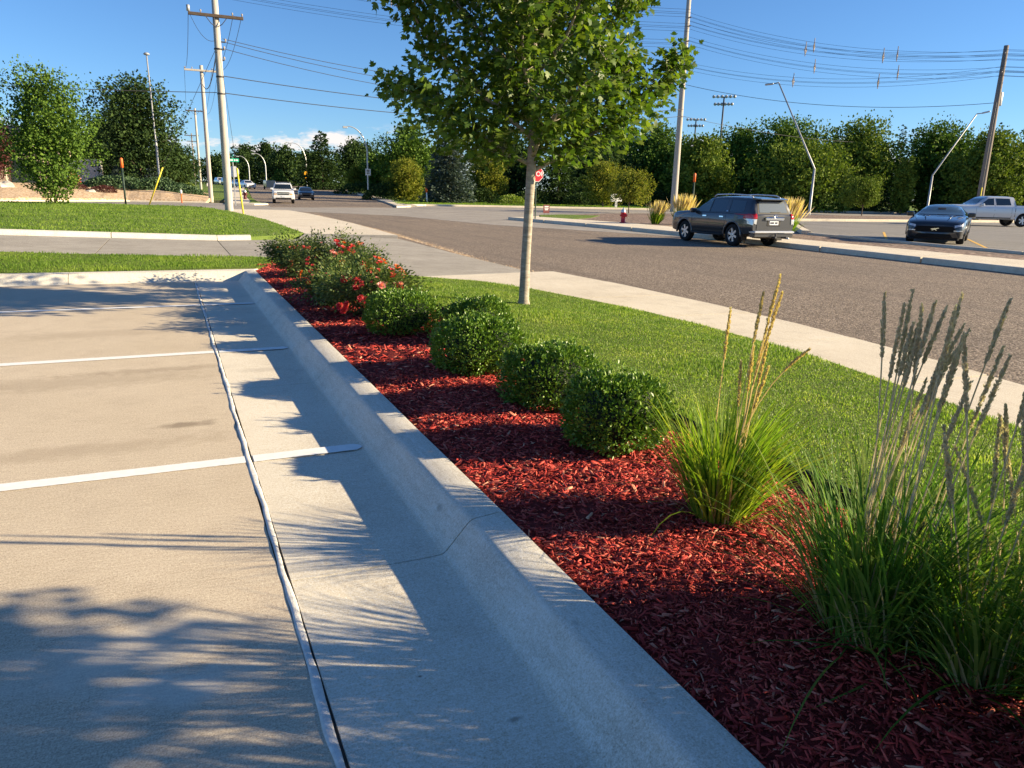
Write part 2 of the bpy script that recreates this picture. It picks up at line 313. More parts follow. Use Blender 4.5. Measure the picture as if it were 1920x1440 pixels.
class MB:
    "collects simple solids into one mesh"
    def __init__(s): s.V = []; s.F = []
    def add(s, V, F):
        k = len(s.V); s.V += [tuple(v) for v in V]; s.F += [tuple(q + k for q in f) for f in F]; return s
    def box(s, x0, x1, y0, y1, z0, z1):
        return s.add([(x0, y0, z0), (x1, y0, z0), (x1, y1, z0), (x0, y1, z0), (x0, y0, z1), (x1, y0, z1), (x1, y1, z1), (x0, y1, z1)],
                     [(0, 3, 2, 1), (4, 5, 6, 7), (0, 1, 5, 4), (1, 2, 6, 5), (2, 3, 7, 6), (3, 0, 4, 7)])
    def bevbox(s, x0, x1, y0, y1, z0, z1, b=0.02):
        "box with chamfered vertical and top edges"
        def ring(z, i): return [(x0 + i + b, y0 + i, z), (x1 - i - b, y0 + i, z), (x1 - i, y0 + i + b, z), (x1 - i, y1 - i - b, z), (x1 - i - b, y1 - i, z), (x0 + i + b, y1 - i, z), (x0 + i, y1 - i - b, z), (x0 + i, y0 + i + b, z)]
        V = ring(z0, b) + ring(z0 + b, 0) + ring(z1 - b, 0) + ring(z1, b); F = [tuple(range(7, -1, -1)), tuple(range(24, 32))]
        for r in range(3):
            for i in range(8): F.append((r * 8 + i, r * 8 + (i + 1) % 8, r * 8 + 8 + (i + 1) % 8, r * 8 + 8 + i))
        return s.add(V, F)
    def tube(s, P, R, n=8, cap=True):
        P = [Vector(p) for p in P]; R = R if hasattr(R, '__len__') else [R] * len(P); V = []; F = []
        up = None
        for i, p in enumerate(P):
            d = (P[min(i + 1, len(P) - 1)] - P[max(i - 1, 0)]).normalized()
            if up is None: up = d.orthogonal().normalized()
            up = (up - d * up.dot(d)).normalized(); sd = d.cross(up)
            for k in range(n):
                a = 2 * PI * k / n; V.append(p + (up * math.cos(a) + sd * math.sin(a)) * R[i])
        for i in range(len(P) - 1):
            for k in range(n): F.append((i * n + k, i * n + (k + 1) % n, (i + 1) * n + (k + 1) % n, (i + 1) * n + k))
        if cap: F.append(tuple(range(n - 1, -1, -1))); F.append(tuple(range((len(P) - 1) * n, len(P) * n)))
        return s.add(V, F)
    def lathe(s, prof, n=20, axis='z', o=(0, 0, 0)):
        V = []; F = []; m = len(prof)
        for k in range(n):
            a = 2 * PI * k / n
            for r, h in prof:
                p = (r * math.cos(a), r * math.sin(a), h)
                if axis == 'y': p = (p[0], p[2], p[1])
                if axis == 'x': p = (p[2], p[0], p[1])
                V.append((p[0] + o[0], p[1] + o[1], p[2] + o[2]))
        for k in range(n):
            for i in range(m - 1):
                f = (k * m + i, ((k + 1) % n) * m + i, ((k + 1) % n) * m + i + 1, k * m + i + 1)
                F.append(f if axis != 'y' else f[::-1])
        return s.add(V, F)
    def prism(s, pts, z0, z1):
        "pts in xy, extruded in z"
        n = len(pts); V = [(x, y, z0) for x, y in pts] + [(x, y, z1) for x, y in pts]
        F = [tuple(range(n - 1, -1, -1)), tuple(range(n, 2 * n))] + [(i, (i + 1) % n, n + (i + 1) % n, n + i) for i in range(n)]
        return s.add(V, F)
    def sphere(s, c, r, nu=12, nv=8, sz=1.0):
        V = []; F = []
        for j in range(nv + 1):
            t = PI * j / nv
            for i in range(nu):
                a = 2 * PI * i / nu; V.append((c[0] + r * math.sin(t) * math.cos(a), c[1] + r * math.sin(t) * math.sin(a), c[2] + r * sz * math.cos(t)))
        for j in range(nv):
            for i in range(nu): F.append((j * nu + i, (j + 1) * nu + i, (j + 1) * nu + (i + 1) % nu, j * nu + (i + 1) % nu))
        return s.add(V, F)
    def xform(s, M, k=0):
        s.V = s.V[:k] + [tuple(M @ Vector(v)) for v in s.V[k:]]; return s
    def build(s, name, mat, parent=None, smooth=False): return mesh(name, s.V, s.F, mat, parent, smooth)
def ccw(pts):
    a = sum(pts[i][0] * pts[(i + 1) % len(pts)][1] - pts[(i + 1) % len(pts)][0] * pts[i][1] for i in range(len(pts)))
    return list(pts) if a > 0 else list(pts)[::-1]
def slab(name, pts, z1, z0, mat, parent=None): return MB().prism(ccw(pts), z0, z1).build(name, mat, parent)
def struct(o): o['kind'] = 'structure'; return o
def inside(px, py, poly):
    r = np.zeros(len(px), bool); n = len(poly); j = n - 1
    for i in range(n):
        xi, yi = poly[i]; xj, yj = poly[j]
        c = ((yi > py) != (yj > py)) & (px < (xj - xi) * (py - yi) / (yj - yi + 1e-12) + xi); r ^= c; j = i
    return r
def lerp_poly(poly, y):
    "x of a polyline at y"
    ys = [p[1] for p in poly]; xs = [p[0] for p in poly]
    return np.interp(y, ys, xs)
def unit(a): return a / np.maximum(np.linalg.norm(a, axis=-1, keepdims=True), 1e-9)

# leaf shapes: (along, across, lift) and triangles
OVAL = (np.array([(0, 0, 0), (.45, .27, .07), (1, 0, -.03), (.45, -.27, .07)]), np.array([(0, 2, 1), (0, 3, 2)]))
CARD = (np.array([(0, 0, 0), (.25, .42, .1), (.62, .20, .03), (1, .34, -.08), (.80, -.10, .06), (.95, -.45, -.1), (.35, -.40, .08)]), np.array([(0, 2, 1), (0, 4, 2), (2, 4, 3), (0, 6, 4), (6, 5, 4)]))
TWO = (np.array([(0, 0, 0), (.38, .45, .12), (1, .08, -.08), (.52, -.42, .1)]), np.array([(0, 2, 1), (0, 3, 2)]))
MAPLE = (np.array([(0, 0, 0), (.10, .34, .0), (.34, .56, .04), (.44, .24, .03), (.68, .36, .02), (.70, .13, .03), (1, 0, -.06), (.70, -.13, .03), (.68, -.36, .02), (.44, -.24, .03), (.34, -.56, .04), (.10, -.34, 0)]),
         np.array([(0, 2, 1), (0, 3, 2), (3, 5, 4), (0, 5, 3), (5, 7, 6), (0, 7, 5), (7, 9, 8), (0, 9, 7), (0, 10, 9), (0, 11, 10)]))
def leaves(P, A, N, size, tpl, rng):
    "leaf faces at P, along A, facing N; returns verts, tris"
    n = len(P); A = unit(A); B = unit(np.cross(N, A)); Nn = np.cross(A, B); T, Fa = tpl
    size = np.broadcast_to(np.asarray(size, float), (n,))
    V = (P[:, None] + size[:, None, None] * (A[:, None] * T[None, :, 0:1] + B[:, None] * T[None, :, 1:2] + Nn[:, None] * T[None, :, 2:3]))
    F = Fa[None] + (np.arange(n) * len(T))[:, None, None]
    return V.reshape(-1, 3), F.reshape(-1, 3)
def join(parts):
    V = []; F = []; k = 0
    for v, f in parts: V.append(v); F.append(f + k); k += len(v)
    return np.concatenate(V), np.concatenate(F)

# ================================================================== SETTING
RZ = -0.11                                                        # street level; the car park is at 0
struct(mesh('ground', [(-2500, -2500, -0.17), (2500, -2500, -0.17), (2500, 2500, -0.17), (-2500, 2500, -0.17)], [(0, 1, 2, 3)], 'ground_far'))

# ---- streets (sheets a few millimetres apart)
struct(slab('street', [(5.9, -40), (5.9, 60), (18.9, 60), (18.6, -40)], RZ, -0.4, 'road_chip'))
struct(slab('cross_street', [(-90, 43.0), (-20, 39.0), (-14, 42.5), (-5, 46.0), (2.5, 51.0), (5.0, 47), (7.4, 51.5), (12.8, 44.6), (14.4, 34), (17.4, 28), (18.75, 24.5), (18.9, 34), (19.6, 40), (22, 46), (30, 51.0), (45, 53), (150, 46), (170, 60), (90, 70), (50, 68.6), (30, 71.5), (21, 72.5), (17.8, 66), (8.2, 66), (3.0, 72.0), (-2, 73), (-12, 66.5), (-90, 62)], RZ + 0.005, -0.41, 'street_concrete'))
def zfar(y): return float(np.interp(y, [80, 95, 145, 210, 340, 600], [0, .06, 1.0, 1.35, 2.2, 3.0]))
def ribbon(name, left, right, z, mat):
    "strip of ground following the gentle rise of the far street"
    n = len(left); V = []
    for (a, b), (c, d) in zip(left, right): V += [(a, b, z - .5 + zfar(b)), (a, b, z + zfar(b)), (c, d, z + zfar(d)), (c, d, z - .5 + zfar(d))]
    F = [(i * 4 + k + 1, i * 4 + k, i * 4 + 4 + k, i * 4 + 5 + k) for i in range(n - 1) for k in range(3)] + [(0, 1, 2, 3), (4 * n - 1, 4 * n - 2, 4 * n - 3, 4 * n - 4)]
    return struct(mesh(name, V, F, mat))
ribbon('far_street', [(7.2, 60), (7.6, 75), (9.2, 95), (13, 141), (20, 215), (30, 330)], [(18.4, 64), (20.4, 75), (24.2, 95), (29.5, 141), (37, 215), (48, 330)], RZ + 0.010, 'road_chip')
ribbon('far_rise', [(-120, 84), (-120, 95), (-120, 145), (-120, 210), (-120, 600)], [(160, 84), (160, 95), (160, 145), (160, 210), (160, 600)], -.20, 'lawn_base_far')

# ---- parking lot
lot = struct(slab('parking_lot', [(-16, -8), (0.292, -8), (0.292, 12.96), (-16, 12.96)], 0.0, -0.3, 'lot_concrete'))
struct(slab('joint_bed', [(0.285, -8), (0.342, -8), (0.342, 12.96), (0.285, 12.96)], -0.010, -0.29, 'dark_gap'))
# bead of joint sealant lifting along the seam
ny = 620; yy = np.linspace(-6, 12.9, ny); rg = np.random.default_rng(3)
def wob(freqs, amp):
    return sum(a * np.sin(yy * f + rg.uniform(0, 6.28)) for f, a in zip(freqs, amp))
cx = 0.3085 + wob([2.1, 5.3, 13, 31], [.003, .0025, .0015, .0008]); hw = 0.0145 + wob([3.3, 9.1, 23], [.002, .002, .001]); zz = 0.006 + wob([4.1, 11, 27], [.0018, .0015, .001])
prof = [(-1.0, -.012), (-.9, .55), (-.35, 1.0), (.35, .9), (.85, .35), (1.0, -.012)]
V = np.stack([np.stack([cx + p * hw, yy, np.where(q < 0, -0.010, q * zz)], -1) for p, q in prof], 1).reshape(-1, 3); m = len(prof)
F = np.array([(i * m + k, i * m + k + 1, (i + 1) * m + k + 1, (i + 1) * m + k) for i in range(ny - 1) for k in range(m - 1)])
keep = np.repeat(~((np.sin(yy[:-1] * 7.7) * np.sin(yy[:-1] * 19.3 + 1) > 1.93)), m - 1)
struct(mesh('joint_sealant', V, F[keep], 'sealant', smooth=True))
# painted stall lines
def stripe(y, x0, x1, w=0.056, z=0.004, round_end=False):
    n = max(4, int((x1 - x0) / 0.02)); xs = np.linspace(x0, x1, n); r = np.random.default_rng(int(y * 100 + x0 * 10) % 9999)
    k = w + r.normal(0, .0012, n); k2 = w + r.normal(0, .0012, n)
    if round_end: e = np.clip((x1 - xs) / 0.03, 0.35, 1); k = k * e; k2 = k2 * e
    yc = y + 0.004 * np.sin(xs * 1.3 + y)
    V = np.concatenate([np.stack([xs, yc - k, np.full(n, z)], -1), np.stack([xs, yc + k2, np.full(n, z)], -1)])
    return V, np.array([(i, i + 1, n + i + 1, n + i) for i in range(n - 1)])
for y in (-1.85, 1.22, 4.27, 7.33, 10.36):
    if y < 2: continue
    a = stripe(y, -12, 0.288); b = stripe(y, 0.332, 0.955, round_end=True)
    V, F = join([a, b]); struct(mesh('stall_line', V, F, 'white_paint'))

# ---- curb with gutter pan, cast in sections
PROF = [(0.328, -0.05), (0.328, 0.0), (0.60, -0.004), (0.88, -0.005), (0.950, -0.002), (0.966, 0.004), (0.977, 0.014), (1.020, 0.062), (1.070, 0.119), (1.078, 0.127), (1.090, 0.135), (1.106, 0.140), (1.215, 0.150), (1.240, 0.148), (1.25, 0.136), (1.25, -0.1)]
curb = thing('curb', None, None); curb['kind'] = 'structure'
def sweep(prof, fpos, ts, name, mat, parent, mats=None, fmf=None):
    n = len(prof); V = []; F = []
    r = np.random.default_rng(int(abs(ts[0]) * 100) + 5)
    for t in ts:
        for p in prof: V.append(fpos(p, t))
    for i in range(len(ts) - 1):
        for k in range(n - 1): F.append((i * n + k, i * n + k + 1, (i + 1) * n + k + 1, (i + 1) * n + k))
    F.append(tuple(range(n))); F.append(tuple(range((len(ts) - 1) * n + n - 1, (len(ts) - 1) * n - 1, -1)))
    fm = [(0 if k < 5 else 1) for i in range(len(ts) - 1) for k in range(n - 1)] + [1, 1] if mats else None
    return mesh(name, V, F, mat, parent, smooth=35, mats=mats, fm=fm)
secs = [(-8, -3.2), (-3.2, -0.2), (-0.2, 2.78), (2.78, 5.92), (5.92, 9.05), (9.05, 13.0)]
for a, b in secs:
    last = b == 13.0; ts = np.arange(a + 0.004, b - 0.003, 0.2).tolist() + [b - 0.004]
    def fp(p, t, a=a, b=b, last=last):
        d = p[0] - 0.965; y = t
        if last and t > 12: y = t + (12.965 + max(d, 0) - t) * max(0, (t - 12)) / (b - 0.004 - 12)
        w = 0.002 * math.sin(t * 3.1 + p[0] * 4) + 0.0015 * math.sin(t * 7.3)
        return (p[0] + (w if p[0] > 0.36 and p[0] < 1.24 else 0), y, p[1] + (w * .6 if p[1] > .05 else 0))
    sweep(PROF, fp, ts, 'curb_section', 'curb_concrete', curb, mats=['pan_concrete', 'curb_concrete'], fmf=True)
PX = [(d, z) for d, z in [(-0.06, -0.02), (-0.02, 0.004)]] + [(x - 0.965, z) for x, z in PROF[6:]]
PX = [(d if d < 0.1 else d * 1.25, z) for d, z in PX]
for a, b in [(1.30, 0.33), (0.33, -1.45), (-1.45, -4.5), (-4.5, -7.5), (-7.5, -16)]:
    ts = np.linspace(a - 0.004, b + 0.004, 14)
    def fx(p, t, a=a):
        x = t
        if a == 1.30: x = 0.33 + (0.965 + p[0] - 0.33) * (t - 0.334) / (1.296 - 0.334)
        return (x, 12.965 + p[0] + 0.002 * math.sin(t * 4), p[1])
    sweep(PX, fx, ts, 'curb_section', 'curb_concrete', curb)
struct(slab('curb_gap_fill', [(0.36, -8), (1.20, -8), (1.20, 12.9), (0.36, 12.9)], -0.02, -0.28, 'dark_gap'))

# ---- sidewalk along the street, cast in panels
LAWN_E = [(5.2, -12), (5.2, 2.0), (5.30, 3.0), (5.48, 4.1), (5.68, 5.5), (5.78, 7.2), (5.74, 8.2), (5.52, 9.6), (5.22, 10.8), (4.78, 11.95), (3.95, 12.85)]
ROAD_E = [(6.5, -12), (6.5, 2.5), (6.60, 3.8), (6.86, 5.2), (7.06, 6.9), (7.10, 8.6), (7.05, 11.0), (6.85, 13.2)]
walk = thing('sidewalk', None, None); walk['kind'] = 'structure'
def at_len(poly, f):
    P = np.array(poly, float); s = np.concatenate([[0], np.cumsum(np.linalg.norm(np.diff(P, axis=0), axis=1))]); t = f * s[-1]
    return (np.interp(t, s, P[:, 0]), np.interp(t, s, P[:, 1]))
NP = 14
for i in range(NP):
    q = []; e = 0.0006
    fs = np.linspace(i / NP + e, (i + 1) / NP - e, 5)
    q = [at_len(LAWN_E, f) for f in fs][::-1] + [at_len(ROAD_E, f) for f in fs]
    slab('concrete_panel', q, 0.0 + 0.002 * math.sin(i * 2.3), -0.3, 'walk_concrete', walk)
struct(slab('sidewalk_bed', [at_len(LAWN_E, f) for f in np.linspace(0, 1, 30)] + [at_len(ROAD_E, f) for f in np.linspace(1, 0, 30)], -0.012, -0.31, 'dark_gap'))
# ---- driveway: slopes from the street up to the drive behind the lot
drive = thing('driveway', None, None); drive['kind'] = 'structure'
def zL(x): return np.interp(x, [-16, -4, 1.2], [.34, .17, 0.0])               # the ground climbs gently to the left
def dz(x): return float(np.interp(x, [-16, -4, 1.2, 3.0, 5.0, 7.0], [.34, .17, 0.0, 0.0, -0.04, -0.108]))
def dpanel(q):
    q = ccw(q); n = len(q); V = [(x, y, dz(x)) for x, y in q] + [(x, y, -0.35) for x, y in q]
    mesh('concrete_panel', V, [tuple(range(n)), tuple(range(2 * n - 1, n - 1, -1))] + [(i, n + i, n + (i + 1) % n, (i + 1) % n) for i in range(n)], 'drive_concrete', drive)
dpanel([(6.78, 13.25), (3.97, 12.90), (3.45, 13.6), (3.4, 18.0), (6.75, 18.0)])
dpanel([(6.75, 18.02), (3.4, 18.02), (3.4, 22.9), (4.05, 25.6), (6.9, 24.6)])
dpanel([(3.38, 13.7), (1.55, 16.5), (1.2, 16.6), (1.2, 22.45), (2.1, 22.55), (3.38, 22.9)])
dpanel([(1.18, 16.6), (-1.4, 16.95), (-1.4, 22.4), (1.18, 22.45)])
dpanel([(-1.42, 16.95), (-3.99, 17.1), (-3.99, 22.4), (-1.42, 22.4)])
dpanel([(-4.01, 17.1), (-9, 17.3), (-9, 22.45), (-4.01, 22.4)])
dpanel([(-9.02, 17.3), (-16, 17.5), (-16, 22.6), (-9.02, 22.45)])
struct(slab('walk_apron', [(3.9, 12.92), (5.35, 11.2), (6.9, 12.2), (6.8, 13.24)], -0.006, -0.3, 'walk_concrete'))
# gravel washed along the gutter at the driveway mouth
rg = np.random.default_rng(12)
n = 5200; t = rg.uniform(0, 1, n); yg = 3.0 + t * 42; xg = np.interp(yg, [3, 8, 13, 16, 20, 28, 45], [6.75, 7.2, 6.75, 6.55, 6.85, 7.35, 7.5]) + np.abs(rg.normal(0, .13, n)) + np.interp(yg, [3, 13, 24, 45], [0, .0, .1, .3]) * rg.uniform(0, 1, n)
P = np.stack([xg, yg, np.full(n, RZ + .002)], -1); s = rg.uniform(.006, .014, n)
T = np.array([(-1, -1, 0), (1, -.8, 0), (.9, 1, 0), (-.8, .9, 0), (.1, 0, 1.1)]); ang = rg.uniform(0, 6.28, n); ca, sa = np.cos(ang), np.sin(ang)
V = np.empty((n, 5, 3)); V[:, :, 0] = P[:, None, 0] + s[:, None] * (ca[:, None] * T[:, 0] - sa[:, None] * T[:, 1]); V[:, :, 1] = P[:, None, 1] + s[:, None] * (sa[:, None] * T[:, 0] + ca[:, None] * T[:, 1]); V[:, :, 2] = P[:, None, 2] + s[:, None] * T[:, 2]
F = (np.array([(0, 1, 4), (1, 2, 4), (2, 3, 4), (3, 0, 4)])[None] + (np.arange(n) * 5)[:, None, None]).reshape(-1, 3)
o = mesh('gutter_gravel', V.reshape(-1, 3), F, 'tan_rock'); tag(o, 'loose tan gravel washed along the street gutter', 'gravel', kind='stuff')

# ---- lawns
def lawn_mesh(name, poly, zf, step, mat):
    xs = [p[0] for p in poly]; ys = [p[1] for p in poly]
    bm = bmesh.new(); vs = [bm.verts.new((x, y, 0)) for x, y in ccw(poly)]; bm.faces.new(vs)
    for axis, (a, b) in ((0, (min(xs), max(xs))), (1, (min(ys), max(ys)))):
        for c in np.arange(a + step, b, step):
            no = (1, 0, 0) if axis == 0 else (0, 1, 0); co = (c, 0, 0) if axis == 0 else (0, c, 0)
            bmesh.ops.bisect_plane(bm, geom=bm.verts[:] + bm.edges[:] + bm.faces[:], plane_co=co, plane_no=no)
    for v in bm.verts: v.co.z = zf(v.co.x, v.co.y)
    ed = [e for e in bm.edges if e.is_boundary]; r = bmesh.ops.extrude_edge_only(bm, edges=ed)
    for g in r['geom']:
        if isinstance(g, bmesh.types.BMVert): g.co.z -= 0.3
    me = bpy.data.meshes.new(name); bm.to_mesh(me); bm.free(); me.materials.append(MATS[mat])
    o = bpy.data.objects.new(name, me); C.objects.link(o); return struct(o)
def blades(name, poly, dens, zf, L, Wd, mat, label, seed, lean=0.5):
    rg = np.random.default_rng(seed); xs = [p[0] for p in poly]; ys = [p[1] for p in poly]
    n = int((max(xs) - min(xs)) * (max(ys) - min(ys)) * dens(0, 0, True)); x = rg.uniform(min(xs), max(xs), n); y = rg.uniform(min(ys), max(ys), n)
    k = inside(x, y, poly) & (rg.uniform(0, 1, n) < dens(x, y, False)); x = x[k]; y = y[k]; n = len(x)
    z = np.array([zf(a, b) for a, b in zip(x, y)]) if not getattr(zf, 'vec', False) else zf(x, y)
    patch = 0.75 + 0.5 * (np.sin(x * 2.7 + np.sin(y * 1.9)) * np.sin(y * 2.3 + 1.3 * np.sin(x * 1.4)))
    l = L * rg.uniform(.55, 1.25, n) * np.clip(patch, .6, 1.3); w = Wd * rg.uniform(.7, 1.3, n)
    a = rg.uniform(0, 2 * PI, n); ln = rg.uniform(.1, 1.0, n) * lean * 2
    la = a + rg.normal(PI / 2, .5, n)
    d = np.stack([np.cos(la), np.sin(la)], -1); sdx = np.stack([np.cos(a), np.sin(a)], -1)
    B = np.stack([x, y, z - 0.004], -1); V = np.empty((n, 5, 3))
    side = np.concatenate([sdx, np.zeros((n, 1))], 1) * w[:, None] / 2; dirv = np.concatenate([d, np.zeros((n, 1))], 1)
    up = np.array([0, 0, 1.0])
    mid = B + up * (l * .62)[:, None] + dirv * (l * ln * .28)[:, None]
    tip = B + up * (l * (1 - .28 * ln))[:, None] + dirv * (l * ln * .8)[:, None]
    V[:, 0] = B - side; V[:, 1] = B + side; V[:, 2] = mid + side * .8; V[:, 3] = mid - side * .8; V[:, 4] = tip
    F = (np.array([(0, 1, 2), (0, 2, 3), (3, 2, 4)])[None] + (np.arange(n) * 5)[:, None, None]).reshape(-1, 3)
    o = mesh(name, V.reshape(-1, 3), F, mat); tag(o, label, 'grass', kind='stuff'); return o

def z_near(x, y):
    e = np.interp(y, [p[1] for p in LAWN_E], [p[0] for p in LAWN_E]); t = np.clip((x - 2.85) / np.maximum(e - 2.85, .4), 0, 1)
    return 0.135 - 0.125 * t + 0.012 * np.sin(x * 1.7 + y * .9)
z_near.vec = True
near_poly = [(2.84, -10), (5.19, -10)] + [(x - .01, y) for x, y in LAWN_E if y > -10] + [(3.5, 13.35), (2.84, 13.9)]
lawn_mesh('front_lawn', near_poly, lambda x, y: float(z_near(x, y)), 0.5, 'lawn_base')
def dn(x, y, top):
    if top: return 5200
    return np.clip(np.interp(y, [-10, -1.2, -.6, 5, 13.5], [0, 0, 1.0, 1.0, .42]), 0, 1)
blades('lawn_grass', near_poly, dn, z_near, 0.033, 0.0052, 'lawn_blade', 'mown green turf between the mulch bed and the sidewalk', 21)
strip_poly = [(-16, 13.42), (1.3, 13.42), (2.8, 13.95), (3.35, 13.7), (1.5, 16.5), (-1.4, 16.93), (-4, 17.08), (-16, 17.48)]
def z_strip(x, y): return 0.15 - (0.10 - zL(x)) * np.clip((y - 13.4) / 3.4, 0, 1) + 0.015 * np.sin(x * .9)
z_strip.vec = True
lawn_mesh('lawn_strip', strip_poly, lambda x, y: float(z_strip(x, y)), 1.0, 'lawn_base')
blades('strip_grass', strip_poly, lambda x, y, top: 900 if top else np.interp(y, [13, 26], [1, .4]) * (x > -5.5), z_strip, 0.055, 0.009, 'lawn_blade_far', 'mown grass strip between the lot curb and the driveway', 22)
corner_poly = [(4.05, 25.8), (2.1, 22.85), (-.25, 22.72), (-4.6, 22.72), (-16, 22.9), (-20, 40), (-14, 43.0), (-5, 46.5), (1.2, 50.6), (3.1, 46), (4.0, 36)]
def z_corner(x, y): return 0.012 + 0.088 * np.clip((2.9 - x) / 1.2, 0, 1) + 0.05 * np.clip((y - 27) / 8, 0, 1) * np.clip((3.9 - x) / 1.5, 0, 1) + zL(x) + 0.06 * np.exp(-((y - 38) / 9) ** 2) * np.clip((3.9 - x) / 1.5, 0, 1)
z_corner.vec = True
lawn_mesh('corner_lawn', corner_poly, lambda x, y: float(z_corner(x, y)), 2.0, 'lawn_base_far')
blades('corner_grass', corner_poly, lambda x, y, top: 120 if top else np.interp(y, [22, 50], [1, .5]) * (x > -11), z_corner, 0.075, 0.022, 'lawn_blade_far', 'striped green corner lawn around the young tree', 23)
# driveway's far curb in front of the corner lawn
cl = [(4.0, 25.55), (2.1, 22.60), (1.2, 22.46), (-1.4, 22.42), (-4.0, 22.41), (-16, 22.6)]
dc = thing('driveway_curb', None, None); dc['kind'] = 'structure'
for i in range(1, len(cl) - 1):
    (xa, ya), (xb, yb) = cl[i], cl[i + 1]; nseg = max(1, int(math.hypot(xb - xa, yb - ya) / 2.2))
    for k in range(nseg):
        p = [(xa + (xb - xa) * f, ya + (yb - ya) * f) for f in ((k + .004) / nseg, (k + 1 - .004) / nseg)]
        V = []
        for x, y in p:
            for o_, z_ in ((0, -0.1), (0.03, 0.02), (0.10, 0.11), (0.15, 0.128), (0.30, 0.13), (0.30, -0.1)): V.append((x, y + o_, z_ + float(zL(x))))
        mesh('curb_section', V, [(j, j + 1, 7 + j, 6 + j) for j in range(5)] + [(0, 5, 4, 3, 2, 1), (6, 7, 8, 9, 10, 11)], 'curb_concrete', dc, smooth=30)
# walk beside the corner lawn, down to the street corner
cw = thing('corner_sidewalk', None, None); cw['kind'] = 'structure'
cwl = [(4.07, 25.6), (4.02, 36), (3.15, 46), (3.6, 51.3)]; cwr = [(6.92, 24.6), (7.35, 34), (7.35, 45), (7.0, 50.4)]
for i in range(9):
    f0, f1 = i / 9 + .0008, (i + 1) / 9 - .0008
    slab('concrete_panel', [at_len(cwl, f0), at_len(cwr, f0), at_len(cwr, f1), at_len(cwl, f1)], -0.004, -0.34, 'walk_concrete', cw)

# ---- mulch bed between curb and lawn
MB_X0, MB_X1 = 1.255, 2.80
def z_mulch(x, y):
    t = (x - MB_X0) / (MB_X1 - MB_X0)
    return 0.118 + 0.05 * np.sin(PI * np.clip(t, 0, 1)) + 0.016 * np.sin(x * 5 + y * 2.3) * np.sin(y * 3.7 + x) + 0.008 * np.sin(x * 13 + 2) * np.sin(y * 11)
xs = np.linspace(MB_X0, MB_X1 + .02, 26); ys = np.arange(-8, 13.9, 0.08); X, Y = np.meshgrid(xs, ys)
Z = z_mulch(X, Y) + np.random.default_rng(4).normal(0, .006, X.shape); V = np.stack([X, Y, Z], -1).reshape(-1, 3); nx = len(xs)
F = np.array([(j * nx + i, j * nx + i + 1, (j + 1) * nx + i + 1, (j + 1) * nx + i) for j in range(len(ys) - 1) for i in range(nx - 1)])
bed = struct(mesh('mulch_bed', V, F, 'mulch_base', smooth=True))
def chips(n, y0, y1, smin, smax, seed, aspect=(.11, .28)):
    rg = np.random.default_rng(seed); u = rg.uniform(0, 1, n)
    y = y0 + (y1 - y0) * u; x = rg.uniform(MB_X0 + .01, MB_X1 - .01, n); L = smin + (smax - smin) * rg.beta(1.3, 3, n); Wc = L * rg.uniform(*aspect, n); Th = np.clip(Wc * rg.uniform(.25, .6, n), .0015, .008)
    z = z_mulch(x, y) + rg.uniform(0.0, .016, n); a = rg.uniform(0, 2 * PI, n); pit = rg.normal(0, .28, n); rol = rg.normal(0, .5, n)
    ax = np.stack([np.cos(a) * np.cos(pit), np.sin(a) * np.cos(pit), np.sin(pit)], -1); s0 = np.stack([-np.sin(a), np.cos(a), np.zeros(n)], -1); u0 = np.cross(ax, s0)
    sd = s0 * np.cos(rol)[:, None] + u0 * np.sin(rol)[:, None]; up = np.cross(ax, sd)
    P = np.stack([x, y, z], -1)
    T = np.array([(-.5, -.45, 0), (.46, -.30, 0), (.5, .35, 0), (-.42, .5, 0), (-.40, -.28, 1), (.38, -.22, 1), (.40, .20, 1), (-.36, .30, 1)], float)
    J = T[None] + rg.normal(0, .07, (n, 8, 3)) * np.array([1, 1, .3])
    V = P[:, None] + ax[:, None] * (J[..., 0:1] * L[:, None, None]) + sd[:, None] * (J[..., 1:2] * Wc[:, None, None]) + up[:, None] * (J[..., 2:3] * Th[:, None, None])
    F = np.array([(4, 5, 6, 7), (0, 1, 5, 4), (1, 2, 6, 5), (2, 3, 7, 6), (3, 0, 4, 7)])[None] + (np.arange(n) * 8)[:, None, None]
    return V, F.reshape(-1, 4), P
def chipset():
    out = []; k = 0
    for n, y0, y1, a, b, sd in ((30000, 0.3, 2.6, .009, .056, 31), (17000, 2.6, 5.5, .014, .068, 32), (9500, 5.5, 14, .03, .10, 33), (500, -1, 0.3, .04, .1, 34)):
        V, F, P = chips(n, y0, y1, a, b, sd); out.append((V.reshape(-1, 3), F))
    return join(out)
V, F = chipset()
o = mesh('mulch_chips', V, F, 'mulch_chip', parent=bed); o['kind'] = 'stuff'
V, F, P = chips(300, 0.75, 2.3, .035, .095, 35, (.12, .22)); P[:, 2] += .008
for i in range(300):
    c = P[i]
    if i < 24:
        me = mesh('wood_chip', V[i] - c, F[:5] , 'mulch_chip', parent=bed); me.location = c
        if i == 0: CH = []
        CH.append(me)
    else:
        q = CH[i % 24].copy(); C.objects.link(q); q.parent = bed; q.location = c; q.rotation_euler = (0, 0, i * 1.7)
